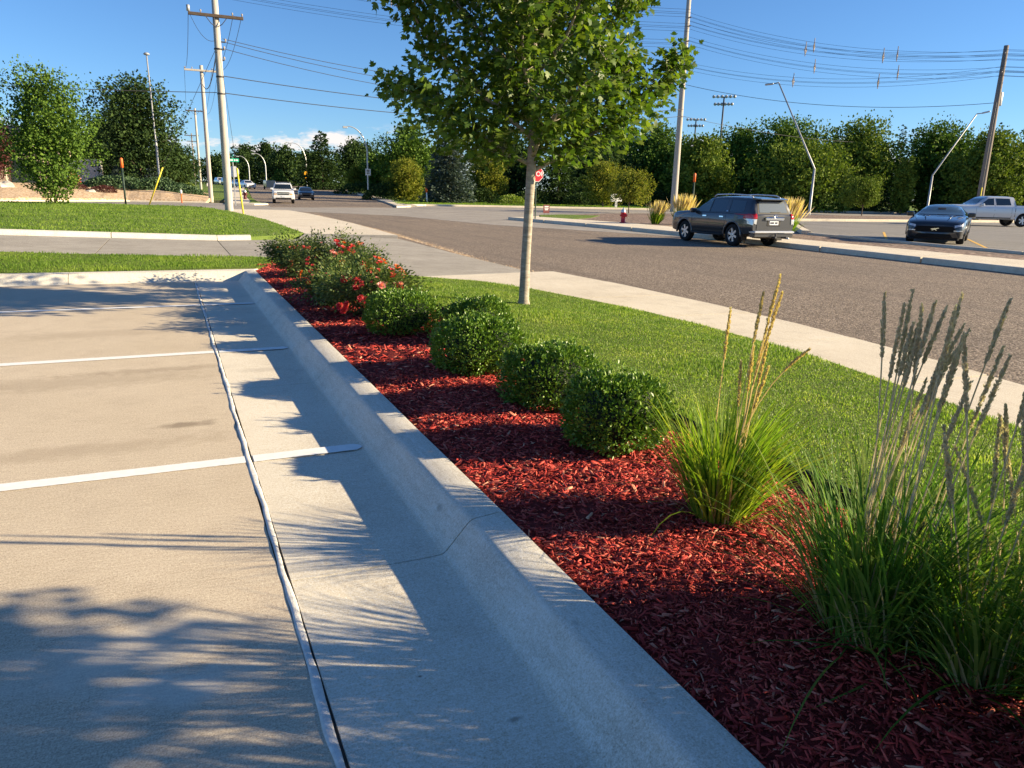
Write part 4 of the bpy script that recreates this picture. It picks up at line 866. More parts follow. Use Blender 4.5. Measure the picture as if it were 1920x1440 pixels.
# ================================================================== BACKGROUND TREES
def clump_cloud(centers, radii, nper, size, rg, flat=.8, down=0.0):
    P = []; A = []; N = []; S = []
    for c, r in zip(centers, radii):
        m = max(12, int(nper * r * r)); d = sph(m, rg); q = d * (r * (1 - .45 * rg.beta(1, 2.0, m)))[:, None]; q[:, 2] *= flat; ax_ = unit(np.array([c[0], c[1], .55 * np.hypot(c[0], c[1]) + .35 * r])); pr = q @ ax_; q = q * .92 + ax_[None] * (pr * np.where(pr > 0, .8, .2))[:, None]
        P.append(c + q); A.append(d + rg.normal(0, .7, (m, 3)) + np.array([0, 0, -down])); N.append(d + rg.normal(0, .6, (m, 3)) + np.array([0, 0, .4])); S.append(size * rg.uniform(.6, 1.35, m))
    return np.concatenate(P), np.concatenate(A), np.concatenate(N), np.concatenate(S)
def broadleaf(name, H, Wd, base, seed, mat, bark='bark', leaf=.20, nper=62, shape='round', ncl=54, tr=None, nmax=13500):
    "trunk and crown meshes of a broadleaf tree, unit placed at the origin"
    rg = np.random.default_rng(seed); rr = random.Random(seed); R = Wd / 2; tr = tr or .022 * H
    cs = []; rs = []; wood = MB(); wood.tube([(0, 0, -.6), (0, 0, 0), (rr.gauss(0, .05), 0, base + .3), (rr.gauss(0, .12), rr.gauss(0, .12), H * .55), (0, 0, H * .8)], [tr * 1.25, tr, tr * .8, tr * .5, tr * .15], 8)
    for i in range(ncl):
        f = (i + rr.random()) / ncl; z = base + (H - base) * (f ** .9)
        t = (z - base) / (H - base)
        prof = {'round': math.sin(PI * min(1, .12 + .86 * t)) ** .62, 'vase': (.45 + .9 * t if t < .6 else .99 * math.sqrt(max(0, 1 - ((t - .6) / .42) ** 2))), 'spread': math.sqrt(max(0, 1 - (t * 1.02 - .38) ** 2 / .42)), 'oval': math.sin(PI * min(1, .08 + .88 * t)) ** .8, 'flame': float(np.interp(t, [0, .10, .32, .58, .8, 1], [.25, .62, 1.0, .88, .62, .30])), 'column': math.sin(PI * min(1, .06 + .9 * t)) ** .5}[shape]
        az = i * 2.399 + rr.uniform(-.5, .5); ro = R * prof * math.sqrt(rr.uniform(.18, 1.0)) * rr.uniform(.86, 1.1); r = R * rr.uniform(.15, .33) * (.75 + .25 * prof)
        c = np.array([math.cos(az) * max(ro - r * .5, 0), math.sin(az) * max(ro - r * .5, 0), min(z, H - r * .75)]); cs.append(c); rs.append(r)
        if i % 3 == 0 and z > base + .3: wood.tube([(0, 0, max(base * .8, z - ro * .9 - .3)), tuple(c * np.array([.5, .5, 1]) - np.array([0, 0, r * .5])), tuple(c)], [tr * .35, tr * .2, tr * .06], 5)
    P, A, N, S = clump_cloud(cs, rs, nper * 10 / max(R, 1) ** .6, leaf, rg)
    # loose sprays breaking the outline
    m = int(len(P) * .10); k = rg.integers(0, len(P), m); o = unit(P[k] - np.array([0, 0, (H + base) / 2])); P2 = P[k] + o * rg.uniform(.1, .22, m)[:, None] * R * .5 + np.array([0, 0, .08 * R])
    P = np.concatenate([P, P2]); A = np.concatenate([A, o]); N = np.concatenate([N, N[k]]); S = np.concatenate([S, S[k] * .8])
    nf = int(nmax * .22); d_ = sph(nf, rg) * (rg.uniform(0, 1, nf) ** .45)[:, None]; Pf = d_ * np.array([R * .62, R * .62, (H - base) * .44]) + np.array([0, 0, base + (H - base) * .47])
    nmax -= nf
    if len(P) > nmax:
        kk = rg.choice(len(P), nmax, replace=False); S = S * min(1.5, (len(P) / nmax) ** .33); P, A, N, S = P[kk], A[kk], N[kk], S[kk]
    P = np.concatenate([P, Pf]); A = np.concatenate([A, rg.normal(0, 1, (nf, 3))]); N = np.concatenate([N, rg.normal(0, 1, (nf, 3))]); S = np.concatenate([S, np.full(nf, S.mean() * 1.6)])
    V, F = leaves(P, A, N, S, TWO, rg)
    return wood, V, F
TREE_GROUP = 'trees in the background'
def place(name, label, cat, wood, V, F, mat, loc, bark='bark', group=TREE_GROUP, crown='crown', scale=1.0, rz=0):
    t = thing(name, label, cat, loc, rz, group, scale); wood.build('trunk', bark, t, True); mesh(crown, V, F, mat, t); return t
def conifer(H, Wd, seed, leaf=.22, n=5200, droop=.25, ragged=.15, base=.3, tiers=None):
    rg = np.random.default_rng(seed); wood = MB(); wood.tube([(0, 0, -.6), (0, 0, 0), (0, 0, H * .97)], [.02 * H, .018 * H, .01], 8); R = Wd / 2
    nb = 120; P = []; A = []; N = []; S = []
    for i in range(nb):
        f = (i + rg.random()) / nb; f = 1 - (1 - f) ** .75 if tiers is None else f
        z = base + (H - base) * f; L = R * (1 - f) ** .82 * rg.uniform(1 - ragged * 1.6, 1 + ragged) + .12; az = i * 2.399 + rg.uniform(-.3, .3)
        d = np.array([math.cos(az), math.sin(az), 0]); m = max(10, int(n / nb * (.35 + 1.3 * (1 - f))))
        g = rg.beta(1.5, 1.0, m); q = d[None] * (g * L)[:, None]; q[:, 2] = z - droop * L * g + .18 * L * g ** 3
        side = np.cross(d, [0, 0, 1.]); w = .30 * L * (1 - .55 * g) + .05; q += side[None] * (rg.normal(0, .55, m) * w)[:, None]; q[:, 2] += rg.normal(0, .10 * L + .05, m)
        P.append(q); A.append(d[None] + side[None] * rg.normal(0, .6, (m, 1)) + np.array([0, 0, .2]) + rg.normal(0, .25, (m, 3))); N.append(np.array([0, 0, 1.]) + rg.normal(0, .45, (m, 3)) + d * .4); S.append(leaf * rg.uniform(.6, 1.3, m))
        if i % 4 == 0: wood.tube([(0, 0, z), tuple(d * L * .8 + np.array([0, 0, z - droop * L * .6]))], [.02, .006], 4)
    V, F = leaves(np.concatenate(P), np.concatenate(A), np.concatenate(N), np.concatenate(S), CARD, rg)
    return wood, V, F
def bl_tree(name, label, x, y, top, bot, w, seed, mat, shape='round', base=.16, leaf=.26, ncl=54, nper=62, cat='tree', z0=None, tr=None, bark='bark'):
    H = (top - bot) * (.93 if name == 'shade_tree' else .96); wd, V, F = broadleaf(name, H, w * (1.32 if name == 'shade_tree' else 1.15), H * base * .6, seed, mat, leaf=leaf * .80, shape=shape, ncl=int(ncl * 1.5), nper=nper * 1.35, tr=tr, nmax=7000 if name == 'far_tree' else 13500)
    return place(name, label, cat, wd, V, F, mat, (x, y, bot), bark=bark)
G0 = 0.0
bl_tree('shade_tree', 'tall dark green tree right behind the tall grey pole', 67.0, 97.1, 11.9, G0, 8.0, 101, 'tree_a')
bl_tree('shade_tree', 'paler drooping tree just right of the tall grey pole', 61.2, 79.1, 8.8, G0, 6.6, 102, 'tree_b', 'round', .12)
bl_tree('shade_tree', 'dark green tree below the floodlight mast', 76.3, 90.0, 11.4, G0, 8.8, 103, 'tree_a')
bl_tree('shade_tree', 'tallest dark green tree behind the bent lamp post', 79.3, 83.3, 12.4, G0, 9.0, 104, 'tree_a', 'vase')
bl_tree('shade_tree', 'yellow green spreading tree right of the bent lamp post', 69.1, 69.5, 7.9, G0, 9.2, 105, 'tree_b', 'spread', .10)
bl_tree('shade_tree', 'broad mid green tree behind the small round tree', 83.5, 74.7, 11.8, G0, 9.6, 106, 'tree_b', 'oval', .1)
bl_tree('columnar_tree', 'narrow leaning column of green leaves above the dark coupe', 77.8, 62.8, 6.4, G0, 2.2, 107, 'tree_b', 'column', .08, ncl=30)
bl_tree('shade_tree', 'wide dark green tree behind the second bent lamp', 91.8, 69.3, 11.5, G0, 8.6, 108, 'tree_a', 'round')
bl_tree('shade_tree', 'olive green weeping tree behind the leaning utility pole', 86.8, 59.1, 9.7, G0, 6.6, 109, 'tree_b', 'round', .1)
bl_tree('shade_tree', 'dark green tree at the right edge above the pickup', 95.5, 58.6, 10.6, G0, 8.0, 110, 'tree_a', 'round')
bl_tree('shade_tree', 'dark crown filling the gap left of the broad mid green tree', 90.0, 86.0, 9.5, G0, 8.0, 111, 'tree_dark', 'round')
for (x, y, top, w, s, lab) in ((96.6, 79.4, 12.0, 2.6, 121, 'slim spire of a conifer left of the second bent lamp'), (103.6, 69.9, 11.9, 2.4, 122, 'slim conifer spire right of the leaning utility pole'), (99.5, 74.5, 10.5, 2.6, 123, 'short conifer spire beside the second bent lamp')):
    wd, V, F = conifer(top, w, s, .28, 2600); place('conifer_tree', lab, 'tree', wd, V, F, 'tree_dark', (x, y, 0))
bl_tree('small_tree', 'small round headed tree on a thin stem by the bent lamp', 63.2, 55.4, 3.7, 0, 3.7, 131, 'tree_b', 'spread', .45, .16, 30, tr=.05)
bl_tree('small_tree', 'small yellow green tree on a thin stem behind the red hydrant', 35.8, 55.4, 3.45, 0, 3.2, 132, 'tree_y', 'spread', .40, .15, 30, tr=.05)
bl_tree('small_tree', 'yellow tinged small tree beside the white sign board', 43.7, 72.9, 4.8, 0, 4.4, 133, 'tree_y', 'round', .25, .18, 32, tr=.09)
for q, (x, y, top, w, lab) in enumerate(((72.5, 98.0, 8.8, 10, 'low dark tree in the gap right of the tall grey pole'), (86.5, 92.0, 9.6, 11, 'dark tree in the gap behind the first bent lamp'), (94.0, 83.0, 9.8, 9, 'dark tree in the gap left of the second bent lamp'), (101.0, 74.0, 9.4, 10, 'dark tree in the gap left of the leaning pole'), (104.0, 64.0, 9.6, 9, 'dark tree in the gap right of the leaning pole'))):
    bl_tree('shade_tree', lab, x, y, top, 0, w, 190 + q, 'tree_a', 'round', .04, .30)
wd, V, F = conifer(6.3, 6.4, 141, .30, 4200, .05, .35, .2); place('pine_tree', 'bushy dark pine right of the maple trunk', 'tree', wd, V, F, 'tree_dark', (44.0, 84.2, 0))
bl_tree('shade_tree', 'dark tall tree mass seen behind the maple trunk', 50.2, 114.5, 11.3, 0, 11.5, 142, 'tree_dark', 'round', .05, .34)
bl_tree('shade_tree', 'dark tall tree filling the view right of the maple crown', 64.8, 106.9, 12.1, 0, 12, 143, 'tree_dark', 'round', .05, .34)
bl_tree('shade_tree', 'dark low tree between pine and tall grey pole', 57.0, 97.0, 7.5, 0, 9.5, 144, 'tree_dark', 'round', .03, .32)
wd, V, F = conifer(9.9, 6.1, 145, .26, 11000, .18, .12, .1); place('blue_spruce', 'tall blue green spruce left of the maple trunk', 'tree', wd, V, F, 'spruce_leaf', (29.4, 82.9, 0))
bl_tree('shade_tree', 'grey green tree rising behind the left side of the spruce', 32.8, 110.2, 10.6, 0, 7.6, 146, 'tree_a', 'oval', .08)
bl_tree('golden_tree', 'yellow flowering tree left of the spruce', 28.2, 95.9, 5.1, 0, 4.4, 147, 'tree_y', 'round', .06, .2)
bl_tree('golden_tree', 'yellow flowering tree right of the spruce', 36.2, 87.8, 5.4, 0, 4.2, 148, 'tree_y', 'round', .15, .2)
wd, V, F = conifer(11.2, 10.0, 149, .42, 5200, -.15, .25, .6); place('pine_tree', 'big rounded pine beside the curved street lights', 'tree', wd, V, F, 'tree_dark', (27.1, 147.5, 0))
bl_tree('shade_tree', 'dark tree right of the big rounded pine', 36.7, 160.9, 11.0, 0, 8.5, 150, 'tree_dark', 'round', .05, .36)
bl_tree('small_tree', 'bright lime tree near the nearest curved street light', 28.6, 126.8, 5.1, 0, 3.2, 151, 'tree_y', 'round', .2, .2, 28, tr=.08)
bl_tree('shade_tree', 'brownish green tree right of the nearest curved street light', 33.0, 125.7, 6.8, 0, 6.2, 152, 'tree_a', 'round', .05, .3)
bl_tree('shade_tree', 'dark tree seen through the gap under the crown of the maple', 38.0, 118.0, 7.5, 0, 8, 153, 'tree_dark', 'round', .03, .34)
for i, (x, y, top, w, lab) in enumerate(((16.4, 259.5, 10.3, 12, 'distant dark tree between the utility poles'), (25.5, 278.8, 14.4, 9, 'distant tall tree above the stop sign back'), (30.0, 258.3, 14.3, 8.5, 'distant pointed tree above the white van'), (31.5, 227.8, 12.1, 9.5, 'distant rounded tree left of the big pine'), (40.0, 235.0, 11.5, 11, 'distant dark tree behind the big pine'), (5.0, 275.0, 9.0, 13, 'distant tree behind the farthest utility pole'))):
    bl_tree('far_tree', lab, x, y, top, 0, w, 160 + i, 'tree_dark', 'round' if i != 2 else 'oval', .04, .5, 40, 40)
wd, V, F = conifer(4.8, 4.2, 170, .3, 2600, .0, .1, .1); place('round_cedar', 'brownish clipped cedar behind the white van', 'tree', wd, V, F, 'tree_a', (22.0, 168.6, 0))
# left side
t2w, V, F = broadleaf('elm', 7.9, 6.6, .5, 181, 'tree_b', leaf=.12, nper=120, shape='flame', ncl=58, tr=.11, nmax=17000)
V = V.copy()
place('young_elm', 'feathery young tree on the corner lawn at left', 'tree', t2w, V, F, 'tree_a', (-4.95, 43.6, .34), scale=.78)
bl_tree('shade_tree', 'big dark spreading tree behind the tall lamp mast', -2.1, 85.0, 11.8, .9, 6.9, 182, 'tree_dark', 'spread', .14, .2, 70, 90, tr=.22)
bl_tree('shade_tree', 'low dark tree right of the big spreading tree', 1.1, 88.0, 5.5, .7, 3.9, 183, 'tree_dark', 'round', .1, .18, 44, 80)
bl_tree('shade_tree', 'dark tree beyond the junipers at left', -5.5, 97.0, 8.0, .9, 8, 184, 'tree_dark', 'round', .05, .26)
bl_tree('plum_tree', 'dark red leaved tree in front of the stone building', -13.2, 76.6, 6.0, .9, 4.0, 185, 'red_leaf', 'round', .3, .18, 36, 80)
# shrubs at the foot of the background trees
def shrub(name, label, x, y, z, rx, ry, h, seed, mat, n=2400, leaf=.11, cat='shrub', cone=False, group='shrubs in the background'):
    rg = np.random.default_rng(seed); d = sph(n, rg); d[:, 2] = np.abs(d[:, 2]); q = d * np.array([rx, ry, h]) * (1 - .35 * rg.beta(1, 2, n) + lump(d, seed, 5, .06))[:, None]
    if cone: f = np.clip(q[:, 2] / h, 0, 1); k = (1 - f ** 1.6) ** .75 / np.maximum(np.sqrt(1 - np.clip(d[:, 2], 0, .98) ** 2), .2); q[:, :2] *= np.clip(k, 0, 1.3)[:, None]
    t = thing(name, label, cat, (x, y, z), 0, group); A = d + rg.normal(0, .5, (n, 3)); V, F = leaves(q, A, d + rg.normal(0, .5, (n, 3)), leaf * rg.uniform(.6, 1.3, n), CARD, rg)
    mesh('foliage', V, F, mat, t); b = MB()
    for k in range(7): a = k * .9; b.tube([(0, 0, -.3), (math.cos(a) * rx * .5, math.sin(a) * ry * .5, h * .55)], [.03, .012], 5)
    b.build('stems', 'twig', t); return t
shrub('juniper', 'wide low juniper mound under the big tree at left', -4.2, 80.5, .85, 3.0, 1.7, 1.15, 201, 'juniper_leaf', 4200, .16)
shrub('juniper', 'low juniper mound crossed by the tall lamp mast', -.5, 81.0, .6, 2.6, 1.6, 1.25, 202, 'juniper_leaf', 3800, .16)
shrub('juniper', 'low juniper mound sloping down towards the utility poles', 1.3, 79.5, .25, 1.9, 1.3, 1.0, 203, 'juniper_leaf', 2800, .15)
shrub('barberry', 'low clipped dark red hedge on the tan rock', -5.0, 76.6, .45, 1.15, .8, .72, 204, 'red_leaf', 2600, .07)
shrub('barberry', 'second dark red shrub partly behind the young tree', -7.0, 77.2, .5, .9, .7, .78, 205, 'red_leaf', 1800, .07)
shrub('cone_shrub', 'clipped cone shrub nearest the orange topped marker', -4.1, 84, 1.05, .85, .85, 2.0, 206, 'spruce_leaf', 2600, .09, cone=True)
shrub('cone_shrub', 'clipped cone shrub behind the orange topped marker', -2.5, 84.6, 1.05, .75, .75, 1.85, 207, 'spruce_leaf', 2400, .09, cone=True)
shrub('cone_shrub', 'clipped cone shrub left of the tall lamp mast', -1.05, 84, 1.0, .95, .95, 2.1, 208, 'spruce_leaf', 2600, .09, cone=True)
shrub('lime_shrub', 'bright lime ball shrub at the end of the junipers', 2.15, 81.5, .25, .75, .75, 1.3, 209, 'lime_leaf', 2000, .07)
shrub('lime_shrub', 'low green hedge spreading right of the lime ball', 3.0, 79.2, .1, 1.0, .7, .55, 210, 'juniper_leaf', 1500, .08)
shrub('lime_shrub', 'bright yellow green bush beside the maple trunk', 36.5, 82, .0, 2.0, 1.2, 1.0, 211, 'lime_leaf', 2200, .12)
shrub('dark_shrub', 'dark hedge left part behind the grass right of the trunk', 40.5, 83.5, 0, 3.2, 1.6, 1.5, 212, 'tree_dark', 2600, .16)
shrub('dark_shrub', 'dark hedge right part beside the white sign board', 46.0, 80.5, 0, 3.0, 1.5, 1.4, 213, 'tree_dark', 2600, .16)
shrub('dark_shrub', 'dark bushes under the golden tree right of the spruce', 35.0, 86, 0, 2.6, 1.6, 1.6, 214, 'tree_dark', 2400, .16)
shrub('dark_shrub', 'dark bushes between spruce and yellow tree', 26.6, 97, 0, 4.0, 2, 2.2, 215, 'tree_dark', 3000, .2)
shrub('dark_shrub', 'dark undergrowth near the nearest curved street light', 28.5, 120, 0, 5, 2, 2.2, 216, 'tree_dark', 3000, .22)
shrub('dark_shrub', 'dark undergrowth below the big rounded pine', 27.5, 143, 0, 5.5, 2, 2.0, 217, 'tree_dark', 3000, .24)
shrub('lime_shrub', 'bright hedge by the diamond warning sign', 25.2, 150, 0, 3.4, 1.4, 1.5, 218, 'lime_leaf', 1800, .2)
for i, (x, y, w) in enumerate(((60, 88, 5), (68, 82, 5), (75.5, 78, 5), (83, 70, 5), (90, 64, 5), (96, 60, 5), (54, 92, 5))):
    shrub('dark_shrub', ['dark undergrowth beneath the tall grey pole', 'dark undergrowth behind the dark parked car', 'dark undergrowth behind the first bent lamp', 'dark undergrowth below the broad mid green tree', 'dark undergrowth right of the columnar tree', 'dark undergrowth at the right edge behind the pickup', 'dark undergrowth behind the small yellow tree'][i], x, y, 0, w, 2.0, 2.3, 230 + i, 'tree_dark', 2600, .22)
# gold grasses by the far sidewalk
def small_grass(label, x, y, h, seed):
    rg = np.random.default_rng(seed); t = thing('ornamental_grass', label, 'grass clump', (x, y, .02), 0, 'tan grasses on the gravel island')
    for nm, n, L, w, sp, m in (('blades', 420, h * .62, .016, .28, 'tall_blade'), ('seed_plumes', 260, h, .030, .20, 'gold_plume')):
        a = rg.uniform(0, 2 * PI, n); th = np.abs(rg.normal(0, sp, n)); l = L * rg.uniform(.7, 1.1, n); aa = a + rg.normal(0, .4, n)
        d = np.stack([np.sin(th) * np.cos(aa), np.sin(th) * np.sin(aa), np.cos(th)], -1) + np.array([.16, -.07, 0]); b0 = np.stack([.16 * np.cos(a), .16 * np.sin(a), np.zeros(n)], -1)
        s0 = (0 if nm == 'blades' else .55); P = b0 + d * (l * s0)[:, None]; V, F = leaves(P, d + rg.normal(0, .06, (n, 3)), rg.normal(0, 1, (n, 3)), l * (1 - s0), (np.array([(0, -.012, 0), (.5, .05 if s0 else .02, 0), (1, 0, 0), (.5, -.05 if s0 else -.02, 0)]), np.array([(0, 2, 1), (0, 3, 2)])), rg)
        mesh(nm, V, F, m, t)
small_grass('tan ornamental grass right of the red hydrant', 22.7, 32.6, 1.15, 251)
small_grass('tallest tan ornamental grass at the front of the dark parked car', 24.0, 32.3, 1.5, 252)
small_grass('tan ornamental grass behind the tail of the dark parked car', 22.0, 22.9, 1.45, 253)

# ================================================================== STREET FURNITURE
def utility_pole(label, x, y, top, r0, r1, arm_z, arm_half, dark=False, arm_mat='arm_wood', braces=True, z0=-.1):
    t = thing('utility_pole', label, 'utility pole', (x, y, z0), 0, 'wooden utility poles')
    MB().tube([(0, 0, -.6), (0, 0, 0), (0, 0, top * .5), (0, 0, top)], [r0 * 1.02, r0, (r0 + r1) / 2, r1], 16).build('pole', 'pole_wood_dark' if dark else 'pole_wood', t, True)
    if arm_z:
        MB().bevbox(-arm_half, arm_half, -r1 - .14, -r1 - .002, arm_z - .08, arm_z + .08, .012).build('crossarm', arm_mat, t)
        if braces:
            for s in (-1, 1):
                MB().tube([(s * .55, -r1 - .15, arm_z - .07), (s * .28, -r1 - .15, arm_z - .42), (s * .04, -r1 - .05, arm_z - .55)], .022, 6).build('brace', 'dark_metal', t)
        for q in (-arm_half + .06, -arm_half * .55, arm_half * .6, arm_half - .06):
            i = MB().lathe([(0, 0), (.035, 0), (.02, .06), (.055, .08), (.03, .11), (.05, .13), (.03, .17), (0, .18)], 10, o=(q, -r1 - .07, arm_z + .08)).build('insulator', 'porcelain', t, True)
    return t
p1 = utility_pole('nearest pale wooden utility pole with dark crossarm at left', 3.32, 47.9, 12.0, .235, .165, 10.55, 1.42)
for z_, s in ((9.25, .9), (8.85, .6), (8.3, .5)):
    MB().bevbox(.15, .15 + s * .3, -.05, .05, z_, z_ + .06, .01).build('bracket', 'dark_metal', p1)
    MB().lathe([(0, 0), (.05, 0), (.03, .06), (.06, .1), (.03, .16), (0, .18)], 10, o=(.15 + s * .3, 0, z_ + .05)).build('insulator', 'porcelain', p1, True)
for z_ in (8.85, 7.4, 6.5): MB().lathe([(.17 + .01, 0), (.215, 0), (.215, .08), (.18, .08)], 14, o=(0, 0, z_)).build('band', 'dark_metal', p1, True)
MB().lathe([(0, 0), (.09, 0), (.09, .3), (0, .3)], 10, o=(-1.4, -.22, 10.66)).build('cutout', 'grey_metal', p1, True)
p2 = utility_pole('second pale wooden utility pole with light crossarm', 3.77, 76.1, 11.7, .20, .15, 11.25, 1.42, arm_mat='pole_wood', braces=False)
p3 = utility_pole('third wooden utility pole along the far sidewalk', 5.2, 133.0, 12.1, .19, .14, 11.7, 1.35, z0=.7)
p4 = utility_pole('farthest dark utility pole with two crossarms', 6.3, 189.9, 11.3, .17, .12, 10.8, 1.5, True, z0=1.0)
MB().bevbox(-1.1, 1.1, -.26, -.12, 9.5, 9.65, .012).build('crossarm', 'arm_wood', p4)
for x, y, lab in ((3.2, 118.0, 'short pale post beside the green cabinet'), (2.0, 105.0, 'short pale post left of the green cabinet')):
    t = thing('short_post', lab, 'post', (x, y, .3), 0, 'short pale posts by the far sidewalk'); MB().tube([(0, 0, -.4), (0, 0, 1.9)], [.13, .12], 10).build('post', 'pole_wood', t, True); MB().lathe([(.14, 0), (.145, .06), (.0, .1)], 10, o=(0, 0, 1.88)).build('cap', 'grey_metal', t, True)
cp = thing('utility_pole', 'tallest grey utility pole right of the maple crown', 'utility pole', (45.08, 61.86, -.1), 0, 'wooden utility poles')
MB().tube([(0, 0, -.6), (0, 0, 0), (0, 0, 11), (0, 0, 22)], [.33, .32, .25, .18], 18).build('pole', 'pole_wood', cp, True)
for z_ in (17.3, 16.6, 15.3, 13.1):
    MB().bevbox(-.05, .05, -.55, -.15, z_, z_ + .08, .01).build('bracket', 'dark_metal', cp)
rpx, rpy = 59.33, 40.79
rp = thing('utility_pole', 'leaning brown utility pole with transformer behind the pickup', 'utility pole', (rpx, rpy, -.1), math.atan2(.56, .83), 'wooden utility poles')
MB().tube([(0, 0, -.6), (0, 0, 0), (0, 0, 6.5), (0, 0, 13.2)], [.27, .26, .215, .17], 16).build('pole', 'pole_wood_dark', rp, True)
for z_, hw_ in ((12.65, .92), (11.35, .72)):
    b = MB(); b.tube([(-hw_, 0, z_ - .05), (-.1, 0, z_ + .12), (.1, 0, z_ + .12), (hw_, 0, z_ + .25)], .035, 6); b.build('bracket_arm', 'dark_metal', rp)
    for s in (-1, 1): MB().lathe([(0, 0), (.045, .02), (.025, .07), (.05, .1), (.025, .16), (0, .18)], 10, o=(s * hw_, 0, z_ - .22 + (.25 if s > 0 else 0))).build('insulator', 'porcelain', rp, True)
MB().lathe([(0, 0), (.22, 0), (.25, .05), (.25, .95), (.22, 1.0), (0, 1.0)], 16, o=(.47, -.1, 8.9)).build('transformer', 'grey_metal', rp, True)
MB().tube([(.47, -.1, 9.85), (.47, -.1, 10.2)], .05, 8).build('bushing', 'porcelain', rp, True)
MB().tube([(.7, -.1, 9.6), (.78, -.1, 9.0), (.6, -.1, 8.4), (.25, 0, 8.5)], .018, 5).build('lead', 'wire', rp)
for q in (.35, .6): MB().tube([(.15, 0, 10.75), (q, 0, 10.95), (q + .12, 0, 11.05)], .03, 6).build('fuse_arm', 'dark_metal', rp); MB().lathe([(.05, 0), (.07, .1), (.05, .3), (.02, .32)], 8, o=(q + .12, 0, 10.85)).build('fuse', 'dark_metal', rp, True)

# ---- wires
def sagline(a, b, sag, n=26):
    a, b = Vector(a), Vector(b); return [a.lerp(b, i / n) - Vector((0, 0, sag * 4 * (i / n) * (1 - i / n))) for i in range(n + 1)]
def wire(label, a, b, sag, r=.016, group='overhead wires'):
    tag(MB().tube(sagline(a, b, sag), r, 5).build('overhead_wire', 'wire'), label, 'wire', group)
def bundle(label, a, b, sag, spac, r=.013, g=.32):
    t = thing('power_line', label, 'power line', (0, 0, 0), 0, 'bundled power lines')
    a, b = Vector(a), Vector(b); h_ = (b - a).normalized(); side = Vector((-h_.y, h_.x, 0)).normalized()
    for o_ in (Vector((0, 0, g)), Vector((0, 0, -g)), side * g, -side * g): MB().tube(sagline(a + o_, b + o_, sag), r, 4).build('conductor', 'wire', t)
    for f in spac:
        c = a.lerp(b, f) - Vector((0, 0, sag * 4 * f * (1 - f))); m = MB(); q = [c + Vector((0, 0, g)), c + side * g, c - Vector((0, 0, g)), c - side * g]
        for i in range(4): m.tube([q[i], q[(i + 1) % 4]], .045, 5)
        m.tube([c + Vector((0, 0, g)), c + Vector((0, 0, g * 2.1))], .035, 5); m.tube([c - Vector((0, 0, g)), c - Vector((0, 0, g * 1.5))], .035, 5); m.tube([c - side * g * 1.25, c + side * g * 1.25], .02, 5)
        m.build('spacer', 'porcelain', t)
ux, uy = .83, .56
RP = lambda s, z: (rpx + ux * s, rpy + uy * s, z)
CPp = lambda z: (45.08, 61.5, z)
for lab, s, z_, zc, sp in (('topmost bundled power line right of the tall grey pole', .92, 12.55, 17.3, (.44, .70)), ('second bundled power line right of the tall grey pole', -.92, 12.35, 16.6, (.42, .665)), ('third bundled power line right of the tall grey pole', .72, 11.35, 15.3, (.45, .71)), ('lowest bundled power line right of the tall grey pole', -.72, 11.2, 13.1, (.39, .66))):
    bundle(lab, CPp(zc), RP(s, z_), 1.15, sp)
    bundle(lab.replace('right of the tall grey pole', 'leaving the leaning pole to the right'), RP(s, z_), (rpx + 14 + ux * s, rpy - 22 + uy * s, z_ + 1), 1.0, (.5,))
for lab, zc, zl, sp in (('topmost bundled power line left of the maple crown', 17.6, 22.6, (.52,)), ('second bundled power line left of the maple crown', 16.4, 21.2, (.50,)), ('lowest bundled power line left of the maple crown', 15.0, 19.4, (.48,))):
    bundle(lab, CPp(zc), (-6.0, 79.5, zl), 1.3, sp)
wire('upper service wire from the nearest pole towards the maple', (3.6, 47.9, 9.35), CPp(12.2), 1.7)
wire('second service wire from the nearest pole towards the maple', (3.6, 47.9, 9.2), CPp(11.9), 1.9)
wire('third service wire from the nearest pole towards the maple', (3.55, 47.9, 8.85), CPp(11.4), 2.0)
wire('dark cable from the nearest pole passing behind the maple', (3.5, 47.9, 7.4), CPp(9.3), .9, .022)
wire('lowest dark cable from the nearest pole passing behind the maple', (3.5, 47.9, 6.5), CPp(8.7), .9, .022)
wire('cable from the nearest pole to the left edge', (3.1, 47.9, 6.5), (-34, 46.0, 6.3), .5, .02)
wire('long cable between tall grey pole and leaning pole', CPp(11.5), RP(0, 9.0), 1.0, .02)
wire('lowest cable right of the tall grey pole', CPp(8.7), (100.0, 79.0, 9.8), 1.0, .018)
for i, (xa, xb) in enumerate(((-1.4, -1.4), (.9, .85), (1.35, 1.35))):
    wire('wire from first to second utility pole, ' + ('left end', 'inner right', 'right end')[i], (3.32 + xa, 47.7, 10.6), (3.77 + xb, 75.9, 11.35), 1.0, .014)
    wire('wire from second to third utility pole, ' + ('left end', 'inner right', 'right end')[i], (3.77 + xb, 75.9, 11.35), (5.2 + xb, 132.8, 12.6), 1.8, .014)
wire('thick cable from first to second utility pole below the arms', (3.2, 47.7, 8.6), (3.77, 75.9, 10.0), 1.0, .03)
wire('jumper hanging below the near crossarm', (1.95, 47.65, 10.5), (3.2, 47.7, 9.2), .5, .012)

